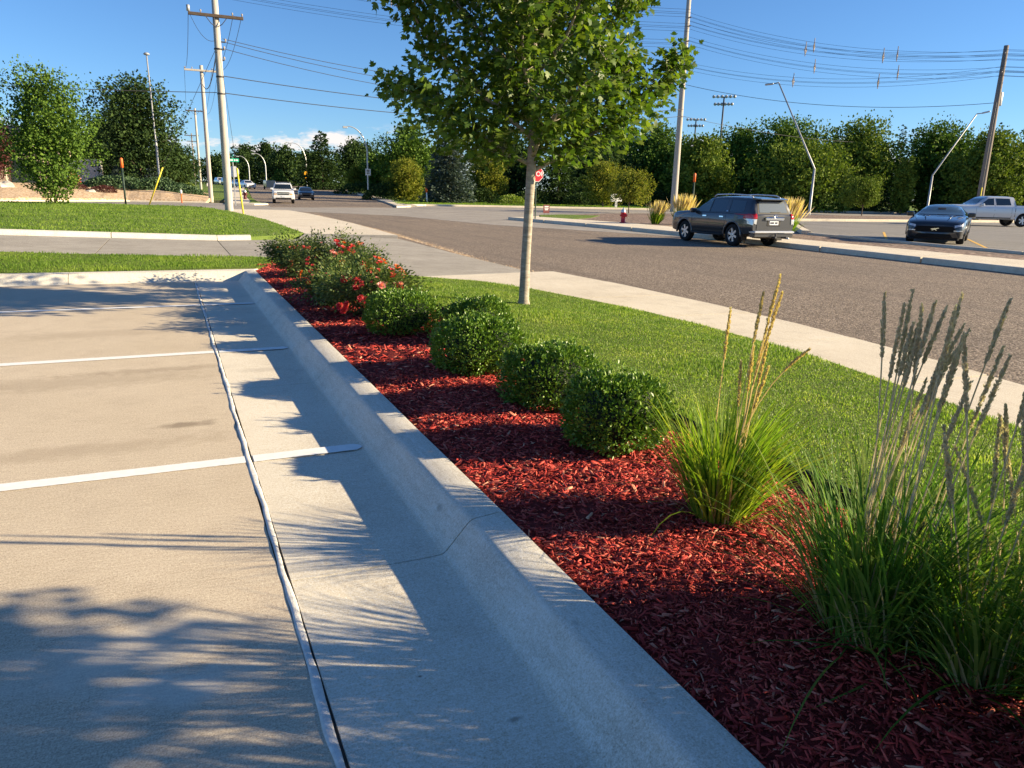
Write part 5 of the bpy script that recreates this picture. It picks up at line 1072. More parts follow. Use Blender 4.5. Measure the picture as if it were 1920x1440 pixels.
# ---- guy guards
def guy(label, a, b, wire_to):
    t = thing('guy_guard', label, 'guy guard', a, 0, 'yellow guy wire guards'); A = Vector(a); d = Vector(b) - A
    MB().tube([(0, 0, 0), tuple(d)], .045, 8).build('guard', 'yellow_plastic', t, True); MB().tube([tuple(d * .99), tuple(Vector(wire_to) - A)], .012, 4).build('cable', 'wire', t)
guy('yellow guy guard leaning beside the tall lamp mast', (-1.06, 55.9, .05), (-.05, 55.2, 2.45), (3.2, 48.2, 8.8))
guy('yellow guy guard right of the nearest utility pole', (3.72, 43.5, -.02), (3.62, 44.5, 2.35), (3.35, 47.7, 8.8))
guy('yellow guy guard beside the leaning utility pole', (56.6, 38.9, .05), (57.25, 39.35, 2.6), (59.2, 40.7, 9.2))

# ---- lamps
t = thing('lamp_mast', 'tall slim grey lamp mast on the tan rock bed', 'street light', (-.46, 82.5, 0))
MB().tube([(0, 0, -.3), (0, 0, 0), (0, 0, 5.5), (-.02, 0, 5.55), (-.12, 0, 13.0)], [.13, .12, .11, .075, .06], 10).build('mast', 'grey_metal', t, True)
MB().lathe([(0, -.04), (.20, -.04), (.30, .05), (.18, .16), (.0, .2)], 14, o=(-.12, 0, 13.0)).build('lamp_head', 'grey_metal', t, True)
def bent_lamp(label, x, y, kz, top, tip):
    t = thing('street_light', label, 'street light', (x, y, 0), 0, 'bent grey street lights')
    MB().tube([(0, 0, -.3), (0, 0, 0), (0, 0, kz)], [.13, .12, .105], 10).build('post', 'grey_metal', t, True)
    MB().tube([(0, 0, kz - .1), (0, 0, kz + .08), top], [.10, .085, .06], 10).build('leaning_arm', 'grey_metal', t, True)
    MB().tube([top, tuple(np.array(top) * .985 + np.array(tip) * .02), tip], [.06, .055, .045], 8).build('bracket', 'grey_metal', t, True)
    d = (Vector(tip) - Vector(top)).normalized(); c = Vector(tip) + d * .32
    b = MB(); b.bevbox(-.38, .38, -.16, .16, -.07, .07, .04); b.xform(Matrix.Translation(c) @ d.to_track_quat('X', 'Z').to_matrix().to_4x4()); b.build('lamp_head', 'steel', t)
bent_lamp('bent grey street light leaning left above the dark parked car', 55.56, 54.75, 4.1, (-2.85, 2.75, 11.75), (-3.25, 3.1, 11.7))
bent_lamp('bent grey street light leaning right towards the leaning pole', 75.5, 57.66, 4.1, (1.9, -2.5, 10.3), (2.2, -2.9, 10.42))
def davit(label, x, y, H, reach, z0):
    t = thing('street_light', label, 'street light', (x, y, z0), 0, 'curved grey street lights'); n = 12
    pts = [(0, 0, -.3), (0, 0, 0), (0, 0, H * .62)] + [(-reach * (1 - math.cos(a)) * .9, 0, H * .62 + (H * .38) * math.sin(a)) for a in np.linspace(.15, PI / 2, n)] + [(-reach * 1.02, 0, H * .995)]
    MB().tube(pts, list(np.linspace(.13, .05, len(pts))), 8).build('post', 'steel', t, True)
    MB().bevbox(-reach - .55, -reach * .96, -.13, .13, H * .97, H * 1.0, .03).build('lamp_head', 'steel', t); return t
d1 = davit('nearest curved grey street light with white speed sign', 27.1, 111.8, 9.7, 2.9, .15)
d2 = davit('curved street light carrying the orange diamond sign', 25.9, 157.9, 9.0, 2.7, .6)
davit('curved street light left of the big rounded pine', 21.7, 188.8, 7.9, 2.4, .6); davit('farthest curved street light above the parked white cars', 20.4, 214.0, 8.0, 2.4, .6)
def text(body, size, loc, rot, mat, parent, name='lettering'):
    cu = bpy.data.curves.new(name, 'FONT'); cu.body = body; cu.size = size; cu.align_x = 'CENTER'; cu.align_y = 'CENTER'; cu.extrude = .003; cu.materials.append(MATS[mat])
    o = bpy.data.objects.new(name, cu); C.objects.link(o); me = bpy.data.meshes.new_from_object(o.evaluated_get(bpy.context.evaluated_depsgraph_get())); bpy.data.objects.remove(o, do_unlink=True)
    o = bpy.data.objects.new(name, me); C.objects.link(o); o.location = loc; o.rotation_euler = rot; o.parent = parent; return o
def flat_poly(pts, depth, name, mat, parent, loc=(0, 0, 0), rz=0):
    "outline in x,z standing upright, facing -y"
    b = MB().prism(ccw(pts), 0, depth); b.xform(Matrix.Translation(loc) @ Matrix.Rotation(rz, 4, 'Z') @ Matrix.Rotation(PI / 2, 4, 'X')); return b.build(name, mat, parent)
def octa(r): return [(r * math.cos(PI / 8 + k * PI / 4), r * math.sin(PI / 8 + k * PI / 4)) for k in range(8)]
sp = flat_poly([(-.38, -.46), (.38, -.46), (.38, .46), (-.38, .46)], .02, 'speed_sign', 'sign_white', d1, (0, -.14, 3.5))
for z_, w in ((.27, .22), (.12, .22), (-.15, .16)): flat_poly([(-w, -.05 - (.1 if z_ < 0 else 0)), (w, -.05 - (.1 if z_ < 0 else 0)), (w, .05 + (.1 if z_ < 0 else 0)), (-w, .05 + (.1 if z_ < 0 else 0))], .004, 'print', 'ink', sp, (0, -.162, 3.5 + z_)) if z_ > 0 else [flat_poly([(q - .06, -.14), (q + .06, -.14), (q + .06, .14), (q - .06, .14)], .004, 'print', 'ink', sp, (0, -.162, 3.35)) for q in (-.12, .12)]
sp = flat_poly([(0, -.62), (.62, 0), (0, .62), (-.62, 0)], .02, 'warning_sign', 'sign_orange', d2, (0, -.14, 3.3))
flat_poly([(-.16, -.26), (-.04, -.26), (-.04, .0), (.16, .1), (.16, .24), (-.1, .12), (-.2, .2)], .004, 'print', 'ink', sp, (0, -.162, 3.3))
flat_poly([(-.28, -.25), (.28, -.25), (.28, .25), (-.28, .25)], .02, 'plaque', 'sign_orange', d2, (0, -.14, 2.35))
t = thing('street_light', 'small far lamp post above the yellow tinged tree', 'street light', (67.6, 111.0, 0), 0, 'curved grey street lights')
MB().tube([(0, 0, -.3), (0, 0, 7.6), (.3, 0, 8.1)], [.12, .08, .05], 8).build('post', 'steel', t, True); MB().bevbox(.2, .8, -.1, .1, 8.05, 8.15, .02).build('lamp_head', 'steel', t)
# stadium floodlights
for lab, x, y, H, k in (('taller floodlight mast rising above the trees', 138.4, 171.0, 27.6, 1.0), ('shorter floodlight mast rising above the trees', 157.2, 207.1, 25.4, 1.0)):
    t = thing('floodlight_mast', lab, 'floodlight', (x, y, 0), math.atan2(y, x) - PI / 2, 'floodlight masts'); MB().tube([(0, 0, -.5), (0, 0, H - .6)], [.32, .2], 10).build('mast', 'dark_metal', t, True)
    for z_, w in ((H - .5, 2.7), (H - 2.4, 2.2)):
        MB().bevbox(-w, w, -.08, .08, z_ - .08, z_ + .08, .02).build('crossbar', 'dark_metal', t)
        for q in np.linspace(-w, w, 6): MB().lathe([(0, 0), (.22, .02), (.42, .30), (.40, .36), (0, .34)], 10, 'y', o=(q, -.25, z_ + .12)).build('floodlight', 'grey_metal', t, True)

# ---- signs
t = thing('stop_sign', 'red stop sign half hidden behind the maple trunk', 'stop sign', (18.55, 38.1, .03))
MB().bevbox(-.03, .03, -.02, .03, -.3, 2.05, .008).build('post', 'green_post', t); MB().bevbox(-.03, .03, 0, .03, 2.05, 2.7, .008).build('bracket', 'grey_metal', t)
flat_poly(octa(.43), .004, 'sign_border', 'sign_white', t, (0, -.02, 2.40)); flat_poly(octa(.405), .004, 'sign_face', 'sign_red', t, (0, -.026, 2.40)); text('STOP', .36, (0, -.034, 2.40), (PI / 2, 0, 0), 'sign_white', t)
t = thing('stop_sign', 'back of a stop sign with green street name blades at left', 'stop sign', (4.9, 63.5, 0)); MB().bevbox(-.04, .04, -.03, .03, -.3, 3.6, .008).build('post', 'grey_metal', t); flat_poly(octa(.43), .006, 'sign_back', 'sign_back', t, (.02, .05, 2.45))
b = flat_poly([(-.42, -.13), (.42, -.13), (.42, .13), (-.42, .13)], .01, 'street_name_blade', 'sign_green', t, (.02, -.05, 3.3))
for q, w in ((-.28, .07), (-.1, .09), (.12, .05), (.27, .09)): flat_poly([(-w, -.05), (w, -.05), (w, .05), (-w, .05)], .003, 'print', 'sign_white', b, (.02 + q, -.063, 3.3))
b = MB().bevbox(-.012, .012, -.42, .42, 3.47, 3.70, .004).build('street_name_blade', 'sign_green', t)
t = thing('yard_sign', 'small maroon yard sign on the grass corner', 'sign', (22.0, 43.6, .02), .1)
MB().tube([(-.15, 0, -.1), (-.15, 0, .3)], .01, 5).tube([(.15, 0, -.1), (.15, 0, .3)], .01, 5).build('stakes', 'dark_metal', t); fb = flat_poly([(-.23, 0), (.23, 0), (.23, .52), (-.23, .52)], .015, 'panel', 'sign_maroon', t, (0, 0, .17))
for z_, w in ((.58, .15), (.48, .15), (.38, .12)): flat_poly([(-w, -.022), (w, -.022), (w, .022), (-w, .022)], .004, 'print', 'sign_white', fb, (0, -.018, z_))
def marker(label, x, y, H, top, body, tip, rad_, lean=0.0):
    t = thing('marker_post', label, 'marker post', (x, y, 0), 0, 'utility marker posts'); MB().tube([(0, 0, -.2), (lean * .6, 0, H - top)], [rad_, rad_], 10).build('post', body, t, True)
    m = MB(); m.tube([(lean * .6, 0, H - top), (lean * .97, 0, H - .06), (lean, 0, H)], [rad_ * 1.5, rad_ * 1.5, rad_ * .8], 12); m.build('tip', tip, t, True)
marker('dark green marker post with orange top behind the corner lawn', -2.46, 56.5, 3.0, .62, 'green_post', 'orange_plastic', .06)
marker('dark green marker post with orange top behind the dark parked car', 34.64, 45.27, 3.05, .62, 'green_post', 'orange_plastic', .06)
marker('white marker post with orange top in front of the spruce', 26.5, 82.0, 1.62, .5, 'white_plastic', 'orange_plastic', .075, -.12)
marker('short orange marker post at the end of the rock bed', 1.17, 70.0, .95, .3, 'orange_plastic', 'white_plastic', .055)
# ---- hydrants
def hydrant(label, x, y, z, s, body, cap):
    t = thing('fire_hydrant', label, 'fire hydrant', (x, y, z), .3, 'fire hydrants', s)
    MB().lathe([(0, 0), (.16, 0), (.16, .04), (.105, .05), (.10, .44), (.135, .45), (.135, .50), (.105, .51)], 18).build('barrel', body, t, True)
    MB().lathe([(.115, .505), (.11, .58), (.08, .64), (.03, .67), (.03, .72), (0, .725)], 18).build('bonnet', cap, t, True)
    for r_, o_, l in ((.055, (1, 0), .16), (.055, (-1, 0), .16), (.075, (0, -1), .17)):
        MB().tube([(0, 0, .37), (o_[0] * l, o_[1] * l, .37)], r_, 12).tube([(o_[0] * l * .98, o_[1] * l * .98, .37), (o_[0] * (l + .05), o_[1] * (l + .05), .37)], r_ * .75, 8).build('nozzle', body, t, True)
hydrant('red fire hydrant with pale blue cap on the gravel island', 21.4, 33.6, .03, 1.08, 'hydrant_red', 'hydrant_cap')
hydrant('dark maroon fire hydrant with silver cap beyond the cross street', 7.45, 84.0, .0, 1.45, 'hydrant_maroon', 'steel')
# ---- cabinets, boards, boulders
t = thing('utility_cabinet', 'green utility cabinet by the far sidewalk', 'cabinet', (3.0, 110, .7)); MB().bevbox(-.7, .7, -.5, .5, -.6, 1.3, .05).build('body', 'box_green', t); MB().bevbox(-.75, .75, -.55, .55, 1.30, 1.38, .03).build('lid', 'box_green', t)
t = thing('mailbox', 'white mailbox on a post near the second utility pole', 'mailbox', (4.75, 99.9, .15)); MB().tube([(0, 0, -.3), (0, 0, 1.0)], .05, 6).build('post', 'pole_wood', t); MB().bevbox(-.2, .2, -.35, .35, 1.0, 1.4, .06).build('box', 'white_plastic', t)
t = thing('sign_board', 'white sign board on a short stand behind the small yellow tree', 'sign', (44.4, 71.3, .02)); MB().bevbox(-.7, .7, -.03, .03, .62, 1.42, .02).build('board', 'sign_white', t); MB().bevbox(-.15, .15, -.03, .03, -.1, .62, .01).build('stand', 'grey_metal', t)
t = thing('utility_trailer', 'dark teal utility trailer parked down the far street', 'trailer', (16.2, 137, .7), .1); MB().bevbox(-.75, .75, -1.2, 1.2, .35, 1.55, .05).build('box', 'paint_blue', t); MB().tube([(-.85, .3, .3), (-.7, .3, .3)], .3, 14).build('wheel', 'tyre', t, True); MB().tube([(.7, .3, .3), (.85, .3, .3)], .3, 14).build('wheel', 'tyre', t, True)
b = MB(); b.sphere((0, 0, .12), .85, 12, 8, .55); b.V = [tuple(Vector(v) * (1 + .12 * math.sin(v[0] * 5 + v[1] * 4) + .08 * math.sin(v[2] * 9 + v[0] * 7))) for v in b.V]
tag(b.build('boulder', 'boulder'), 'pale boulder at the foot of the dark red tree', 'boulder').location = (-12.2, 75.4, .72)
b = MB(); b.sphere((0, 0, .1), .4, 10, 7, .5); b.V = [tuple(Vector(v) * (1 + .12 * math.sin(v[0] * 9 + v[1] * 7))) for v in b.V]
tag(b.build('boulder', 'boulder'), 'small pale boulder between the two dark red shrubs', 'boulder').location = (-5.9, 75.9, .48)

# ---- building at the left edge
bt = thing('stone_building', 'stone fronted beige building behind the dark red tree', 'building', (-10.5, 84.0, .95))
wl = MB().box(-26, 1.8, .6, 9, -.8, 3.7).build('wall', 'stucco', bt)
rf = MB(); rf.add([(-26.6, -.3, 3.7), (2.4, -.3, 3.7), (2.4, 9.6, 3.7), (-26.6, 9.6, 3.7), (-24, 4.6, 5.5), (-.5, 4.6, 5.5)], [(0, 1, 5, 4), (1, 2, 5), (2, 3, 4, 5), (3, 0, 4), (0, 3, 2, 1)]); rf.build('roof', 'shingle', bt)
MB().box(-26.6, 2.4, -.34, -.24, 3.42, 3.72).build('fascia', 'trim', bt)
for x0 in (-3.1, -9.0, -15.0):
    pl_ = MB().bevbox(x0 - .5, x0 + .5, -.75, .1, -.8, 2.7, .03).build('pillar', 'stucco', bt); rs_ = random.Random(int(x0 * 10))
    for k in range(8):
        xx = x0 - .5
        while xx < x0 + .48:
            w = rs_.uniform(.22, .42); w = min(w, x0 + .5 - xx)
            MB().bevbox(xx + .01, xx + w - .01, -.80 - rs_.uniform(0, .025), -.74, -.8 + k * .43 + .012, -.8 + (k + 1) * .43 - .012, .012).build('stone', 'stone_wall', pl_); xx += w
MB().box(-16, -2.4, -.7, .0, 2.7, 3.42).build('beam', 'trim', bt)
for x0 in (-1.35, -5.6, -11.8):
    w_ = MB().box(x0 - 1.1, x0 + 1.1, .48, .6, -.2, 2.4).build('window', 'dark_metal', bt)
    for q in (-.55, .55): MB().box(x0 + q - .5, x0 + q + .5, .44, .48, -.12, 2.32).build('pane', 'house_glass', w_)
MB().box(1.0, 4.6, 2.4, 9, -.8, 2.6).build('side_wall', 'white_wall', bt)
t = shrub('flowering_shrub', 'pink flowering shrub glimpsed behind the young tree', -7.7, 82.6, 1.3, .55, .45, .75, 301, 'petal_pink', 500, .12)

# ================================================================== VEHICLES
from mathutils.bvhtree import BVHTree
def half_ring(s):
    x, z0, zm, zb, zr, zc, hw, hwr = s
    return [(0, z0), (hw * .80, z0), (hw * .95, z0 + .05), (hw * .995, zm - .06), (hw, zm + .04), (hw * .99, (zm + zb) / 2), (hw * .972, zb - .03), (hw * .95, zb + .01), (hwr + (hw * .95 - hwr) * .10, zr - .09 * max(zr - zb, 0)), (hwr * .95, zr), (hwr * .85, zr + (zc - zr) * .35), (hwr * .5, zr + (zc - zr) * .85), (0, zc)]
class Car:
    def __init__(s, name, label, cat, st, paint, wheels, wr, loc, rz, group, scale=1.0, wheel_w=.25, rim='alloy', spokes=6, detail=True, track=None):
        s.t = thing(name, label, cat, loc, rz, group, scale); V = []; F = []
        # resample the stations along the length with a smooth spline
        S = np.array(st, float); S = S[np.argsort(S[:, 0])]
        xs = []
        for a, b in zip(S[:-1, 0], S[1:, 0]): xs += list(np.linspace(a, b, 4)[:-1])
        xs.append(S[-1, 0]); D = np.zeros_like(S)
        for j in range(1, S.shape[1]):
            h_ = np.diff(S[:, 0]); dl = np.diff(S[:, j]) / h_; D[1:-1, j] = np.where(dl[:-1] * dl[1:] > 0, 2 * dl[:-1] * dl[1:] / (dl[:-1] + dl[1:] + 1e-12), 0); D[0, j] = dl[0]; D[-1, j] = dl[-1]
        Q = []
        for x in xs:
            i = min(np.searchsorted(S[:, 0], x, side='right') - 1, len(S) - 2); h_ = S[i + 1, 0] - S[i, 0]; u = (x - S[i, 0]) / h_
            q = (2 * u ** 3 - 3 * u ** 2 + 1) * S[i] + (u ** 3 - 2 * u ** 2 + u) * h_ * D[i] + (-2 * u ** 3 + 3 * u ** 2) * S[i + 1] + (u ** 3 - u ** 2) * h_ * D[i + 1]; q[0] = x; Q.append(q)
        n = 0
        for q in Q:
            hr = half_ring(q); ring = hr + [(-y, z) for y, z in hr[-2:0:-1]]; n = len(ring)
            V += [(q[0], y, z) for y, z in ring]
        for i in range(len(Q) - 1):
            for k in range(n): F.append((i * n + k, (i + 1) * n + k, (i + 1) * n + (k + 1) % n, i * n + (k + 1) % n))
        F.append(tuple(range(n))); F.append(tuple(range(len(Q) * n - 1, (len(Q) - 1) * n - 1, -1)))
        s.V, s.F = V, F; s.bvh = BVHTree.FromPolygons([Vector(v) for v in V], F); s.hw = max(S[:, 6]); s.wr = wr
        body = mesh('body', V, F, paint, s.t, smooth=38); body.data.materials.append(MATS['well'])
        # wheel arches cut from the body
        cut = MB()
        for wx in wheels:
            for sd in (-1, 1):
                k = len(cut.V); cut.tube([(wx, sd * (s.hw - wheel_w - .12), wr), (wx, sd * (s.hw + .3), wr)], wr * 1.17, 28)
        co = cut.build('cutter', 'well', s.t); md = body.modifiers.new('b', 'BOOLEAN'); md.object = co; md.operation = 'DIFFERENCE'; md.solver = 'EXACT'; md.material_mode = 'TRANSFER'
        dg = bpy.context.evaluated_depsgraph_get(); me = bpy.data.meshes.new_from_object(body.evaluated_get(dg)); body.modifiers.clear(); body.data = me; me.set_sharp_from_angle(angle=rad(38)); bpy.data.objects.remove(co, do_unlink=True)
        s.body = body; s.wheels = []
        for wx in wheels:
            for sd in (-1, 1): s.wheel(wx, sd, wr, wheel_w, rim, spokes, detail)
    def wheel(s, wx, sd, r, w, rim, spokes, detail):
        yo = sd * (s.hw - .03); e = Vector((wx, yo - sd * w / 2, r)); k = r * .66
        prof = [(k, -w / 2), (k * 1.06, -w / 2 - .005), (r * .93, -w / 2 + .01), (r * .985, -w / 2 + .035), (r, -w / 4), (r, w / 4), (r * .985, w / 2 - .035), (r * .93, w / 2 - .01), (k * 1.06, w / 2 + .005), (k, w / 2)]
        t = MB().lathe(prof, 32, 'y', o=e).build('wheel', 'tyre', s.t, 40)
        MB().lathe([(k * 1.01, w * .46), (k * .93, w * .40), (k * .90, -w * .1), (0, -w * .12)] if sd > 0 else [(k * 1.01, -w * .46), (k * .93, -w * .40), (k * .90, w * .1), (0, w * .12)], 28, 'y', o=e).build('rim_barrel', 'dark_metal', t, 40)
        b = MB(); f = sd * w * .40
        b.lathe([(k * .90, f - sd * .03), (k * .93, f), (k * 1.0, f + sd * .012), (k * 1.02, f - sd * .02)], 28, 'y', o=e)
        for i in range(spokes):
            a = 2 * PI * i / spokes + .3; wi, wo = k * .13, k * .16; c_, s_ = math.cos(a), math.sin(a)
            def pt(rr_, tt, ff): return (e.x + rr_ * c_ - tt * s_, e.y + ff, e.z + rr_ * s_ + tt * c_)
            b.add([pt(k * .1, -wi, f - sd * .01), pt(k * .1, wi, f - sd * .01), pt(k * .95, wo, f - sd * .005), pt(k * .95, -wo, f - sd * .005), pt(k * .1, -wi, f - sd * .05), pt(k * .1, wi, f - sd * .05), pt(k * .95, wo, f - sd * .05), pt(k * .95, -wo, f - sd * .05)], [(0, 1, 2, 3), (0, 4, 5, 1), (1, 5, 6, 2), (2, 6, 7, 3), (3, 7, 4, 0)])
        b.lathe([(0, f + sd * .004), (k * .17, f), (k * .19, f - sd * .03)], 14, 'y', o=e)
        b.build('rim', rim, t); s.wheels.append(t)
    def panel(s, name, pts, side, mat, off=.006, parent=None, depth=.012, cuts=3, smooth=True):
        "outline in the plane facing `side`, laid onto the body surface with its own thickness"
        D = {'L': Vector((0, -1, 0)), 'R': Vector((0, 1, 0)), 'F': Vector((-1, 0, 0)), 'B': Vector((1, 0, 0)), 'T': Vector((0, 0, -1))}[side]
        def lift(a, b): return {'L': Vector((a, 3, b)), 'R': Vector((a, -3, b)), 'F': Vector((5, a, b)), 'B': Vector((-5, a, b)), 'T': Vector((a, b, 4))}[side]
        bm = bmesh.new(); vs = [bm.verts.new((a, b, 0)) for a, b in ccw(pts)]; bm.faces.new(vs)
        bmesh.ops.subdivide_edges(bm, edges=bm.edges[:], cuts=cuts, use_grid_fill=True) if len(pts) in (3, 4) else None
        if len(pts) > 4:
            xs = [p[0] for p in pts]; ys = [p[1] for p in pts]
            for ax, (a, b) in ((0, (min(xs), max(xs))), (1, (min(ys), max(ys)))):
                for c in np.linspace(a, b, cuts + 2)[1:-1]: bmesh.ops.bisect_plane(bm, geom=bm.verts[:] + bm.edges[:] + bm.faces[:], plane_co=(c, 0, 0) if ax == 0 else (0, c, 0), plane_no=(1, 0, 0) if ax == 0 else (0, 1, 0))
        bmesh.ops.triangulate(bm, faces=bm.faces[:]); ok = True
        for v in bm.verts:
            o = lift(v.co.x, v.co.y); h_ = s.bvh.ray_cast(o, D)
            if h_[0] is None:
                h2 = s.bvh.find_nearest(o + D * 2.2); p, nn = h2[0], -D
            else: p, nn = h_[0], h_[1]
            if nn.dot(D) > 0: nn = -nn
            v.co = p + (nn * .7 - D * .3).normalized() * off
        ed = [e for e in bm.edges if e.is_boundary]; r = bmesh.ops.extrude_edge_only(bm, edges=ed)
        for g in r['geom']:
            if isinstance(g, bmesh.types.BMVert): g.co += D * depth
        bmesh.ops.recalc_face_normals(bm, faces=bm.faces[:])
        me = bpy.data.meshes.new(name); bm.to_mesh(me); bm.free(); me.materials.append(MATS[mat])
        if smooth: me.polygons.foreach_set('use_smooth', np.ones(len(me.polygons), bool)); me.set_sharp_from_angle(angle=rad(40))
        o = bpy.data.objects.new(name, me); C.objects.link(o); o.parent = parent or s.t; return o
    def both(s, name, pts, mat, **k):
        a = s.panel(name, pts, 'L', mat, **k); b = s.panel(name, pts, 'R', mat, **k); return a, b
    def seam(s, pts, side, w=.012, mat='ink'):
        for (a, b), (c, d) in zip(pts[:-1], pts[1:]):
            L = math.hypot(c - a, d - b); nx, ny = -(d - b) / L * w / 2, (c - a) / L * w / 2
            s.panel('door_gap', [(a + nx, b + ny), (a - nx, b - ny), (c - nx, d - ny), (c + nx, d + ny)], side, mat, off=.0025, depth=.004, cuts=4)
    def arch(s, wx, sd, mat, k=1.20, thick=.035, y=None):
        pts = [(wx + s.wr * k * math.cos(a), sd * (y or s.hw - .012), s.wr + s.wr * k * math.sin(a)) for a in np.linspace(-.12, PI + .12, 22)]
        MB().tube(pts, thick, 8).build('wheel_arch', mat, s.t, True)
    def mirror(s, x, z, sd, mat):
        o = s.bvh.ray_cast(Vector((x, sd * 3, z)), Vector((0, -sd, 0)))[0]; y = o.y if o else sd * .8
        b = MB(); b.bevbox(x - .07, x + .08, min(y, y + sd * .26), max(y, y + sd * .26), z - .02, z + .15, .035); b.build('mirror', mat, s.t, 40)
    def add(s, name, mat, b, smooth=False, parent=None): return b.build(name, mat, parent or s.t, smooth)

# ---- dark grey sport utility vehicle parked across the street
ST_SUV = [(2.42, .45, .62, .80, .86, .88, .78, .62), (2.30, .38, .65, .95, 1.02, 1.04, .88, .74), (2.05, .36, .68, 1.06, 1.11, 1.14, .93, .80), (1.3, .36, .70, 1.10, 1.16, 1.20, .955, .84), (.98, .36, .70, 1.11, 1.19, 1.22, .96, .84), (.32, .36, .70, 1.12, 1.58, 1.63, .96, .70), (.05, .36, .70, 1.12, 1.665, 1.715, .96, .685), (-.8, .36, .70, 1.12, 1.69, 1.745, .96, .69), (-1.7, .38, .70, 1.12, 1.67, 1.73, .955, .685), (-2.10, .42, .70, 1.12, 1.635, 1.69, .94, .675), (-2.36, .48, .70, 1.10, 1.14, 1.155, .915, .80), (-2.40, .50, .70, 1.06, 1.09, 1.10, .90, .79)]
c = Car('parked_suv', 'dark grey sport utility vehicle parked at the far curb', 'car', ST_SUV, 'paint_suv', (1.42, -1.37), .39, (18.1, 21.55, RZ), rad(89.5), 'cars in the picture', .94)
for z_ in (0,):
    c.both('window', [(.80, 1.15), (.62, 1.32), (.28, 1.58), (.02, 1.60), (.02, 1.16)], 'car_glass_clear'); c.both('window', [(-.06, 1.16), (-.06, 1.60), (-.84, 1.61), (-.92, 1.18)], 'car_glass'); c.both('window', [(-1.10, 1.19), (-1.05, 1.60), (-1.78, 1.58), (-1.86, 1.24), (-1.78, 1.19)], 'car_glass')
    c.both('window_pillar', [(-.90, 1.16), (-.86, 1.61), (-1.03, 1.61), (-1.08, 1.16)], 'paint_suv', off=.010)
for sd in 'LR':
    c.seam([(.98, 1.12), (.98, .50), (.10, .44)], sd); c.seam([(-.02, 1.62), (-.02, .46)], sd); c.seam([(-.96, 1.14), (-.98, .80), (-.80, .46)], sd); c.seam([(.9, 1.125), (-2.05, 1.135)], sd, .014)
    for hx in (.20, -.76):
        h_ = c.panel('door_handle', [(hx - .11, .985), (hx + .11, .985), (hx + .11, 1.03), (hx - .11, 1.03)], sd, 'chrome', off=.03, depth=.03)
    c.panel('badge', [(-1.02, 1.20), (-.94, 1.20), (-.94, 1.225), (-1.02, 1.225)], sd, 'chrome', off=.014)
    c.panel('side_moulding', [(.92, .52), (.92, .60), (-.86, .60), (-.86, .52)], sd, 'black_trim', off=.02, depth=.02)
c.panel('fuel_flap', [(-1.62, .92), (-1.42, .92), (-1.42, 1.08), (-1.62, 1.08)], 'L', 'paint_suv', off=.004)
for sd in (-1, 1):
    for wx in (1.42, -1.37): c.arch(wx, sd, 'paint_suv', 1.20, .04, .925)
    c.mirror(.78, 1.12, sd, 'paint_suv'); c.add('step_bar', 'black_trim', MB().tube([(.95, sd * .93, .40), (.85, sd * .99, .38), (-.78, sd * .99, .38), (-.9, sd * .93, .40)], .045, 8), True)
    c.add('roof_rail', 'alloy', MB().tube([(.15, sd * .60, 1.70), (.0, sd * .60, 1.775), (-.8, sd * .60, 1.80), (-1.75, sd * .60, 1.775), (-1.95, sd * .60, 1.70)], .022, 8), True)
    c.add('mud_flap', 'black_trim', MB().bevbox(-1.90, -1.87, sd * .80 - .13, sd * .80 + .13, .22, .5, .01))
    y0 = sd * .80
    tl = c.panel('tail_light', [(sd * .76, 1.16), (sd * .915, 1.12), (sd * .93, .99), (sd * .76, .99)], 'B', 'lamp_red', off=.03, depth=.06); c.panel('lens', [(sd * .76, .98), (sd * .93, .98), (sd * .92, .84), (sd * .78, .80)], 'B', 'lamp_clear', off=.03, depth=.06, parent=tl)
    s_ = 'L' if sd > 0 else 'R'
    c.panel('side_lens', [(-2.40, 1.14), (-2.10, 1.15), (-2.06, 1.0), (-2.40, .99)], s_, 'lamp_red', off=.02, depth=.03, parent=tl); c.panel('side_lens', [(-2.40, .98), (-2.07, .99), (-2.16, .82), (-2.40, .78)], s_, 'lamp_clear', off=.02, depth=.03, parent=tl)
c.panel('rear_window', [(-.62, 1.20), (.62, 1.20), (.56, 1.56), (-.56, 1.56)], 'B', 'car_glass_pale', off=.012, depth=.02, cuts=6)
c.panel('rear_window_surround', [(-.70, 1.15), (.70, 1.15), (.61, 1.60), (-.61, 1.60)], 'B', 'black_trim', off=.006, depth=.01, cuts=6)
b = MB(); b.add([(-2.0, -.66, 1.70), (-2.0, .66, 1.70), (-2.36, .60, 1.655), (-2.36, -.60, 1.655), (-2.0, -.66, 1.64), (-2.0, .66, 1.64), (-2.36, .60, 1.625), (-2.36, -.60, 1.625)], [(0, 1, 2, 3), (7, 6, 5, 4), (0, 3, 7, 4), (1, 5, 6, 2), (3, 2, 6, 7), (0, 4, 5, 1)]); c.add('spoiler', 'paint_suv', b)
tg = c.panel('tailgate', [(-.74, .60), (.74, .60), (.74, 1.09), (-.74, 1.09)], 'B', 'paint_suv', off=.012, depth=.03, cuts=5)
b = MB(); b.bevbox(-2.475, -2.40, -.42, .42, .945, 1.045, .02); c.add('garnish', 'chrome', b, parent=tg); b = MB()
for rx_, rz_, zc_ in ((.085, .055, 1.075), (.038, .055, 1.075), (.062, .024, 1.10)): b.tube([(-2.485, rx_ * math.cos(a), zc_ + rz_ * math.sin(a)) for a in np.linspace(0, 2 * PI, 20)], .008, 5, cap=False)
c.add('emblem', 'chrome', b, parent=tg)
b = MB().bevbox(-2.43, -2.41, -.20, .20, .78, .92, .008); pt_ = c.add('number_plate', 'plate', b, parent=c.t)
for q in (-.13, -.07, .02, .08, .14): c.add('plate_print', 'ink', MB().box(-2.437, -2.428, q - .018, q + .018, .825, .885), parent=pt_)
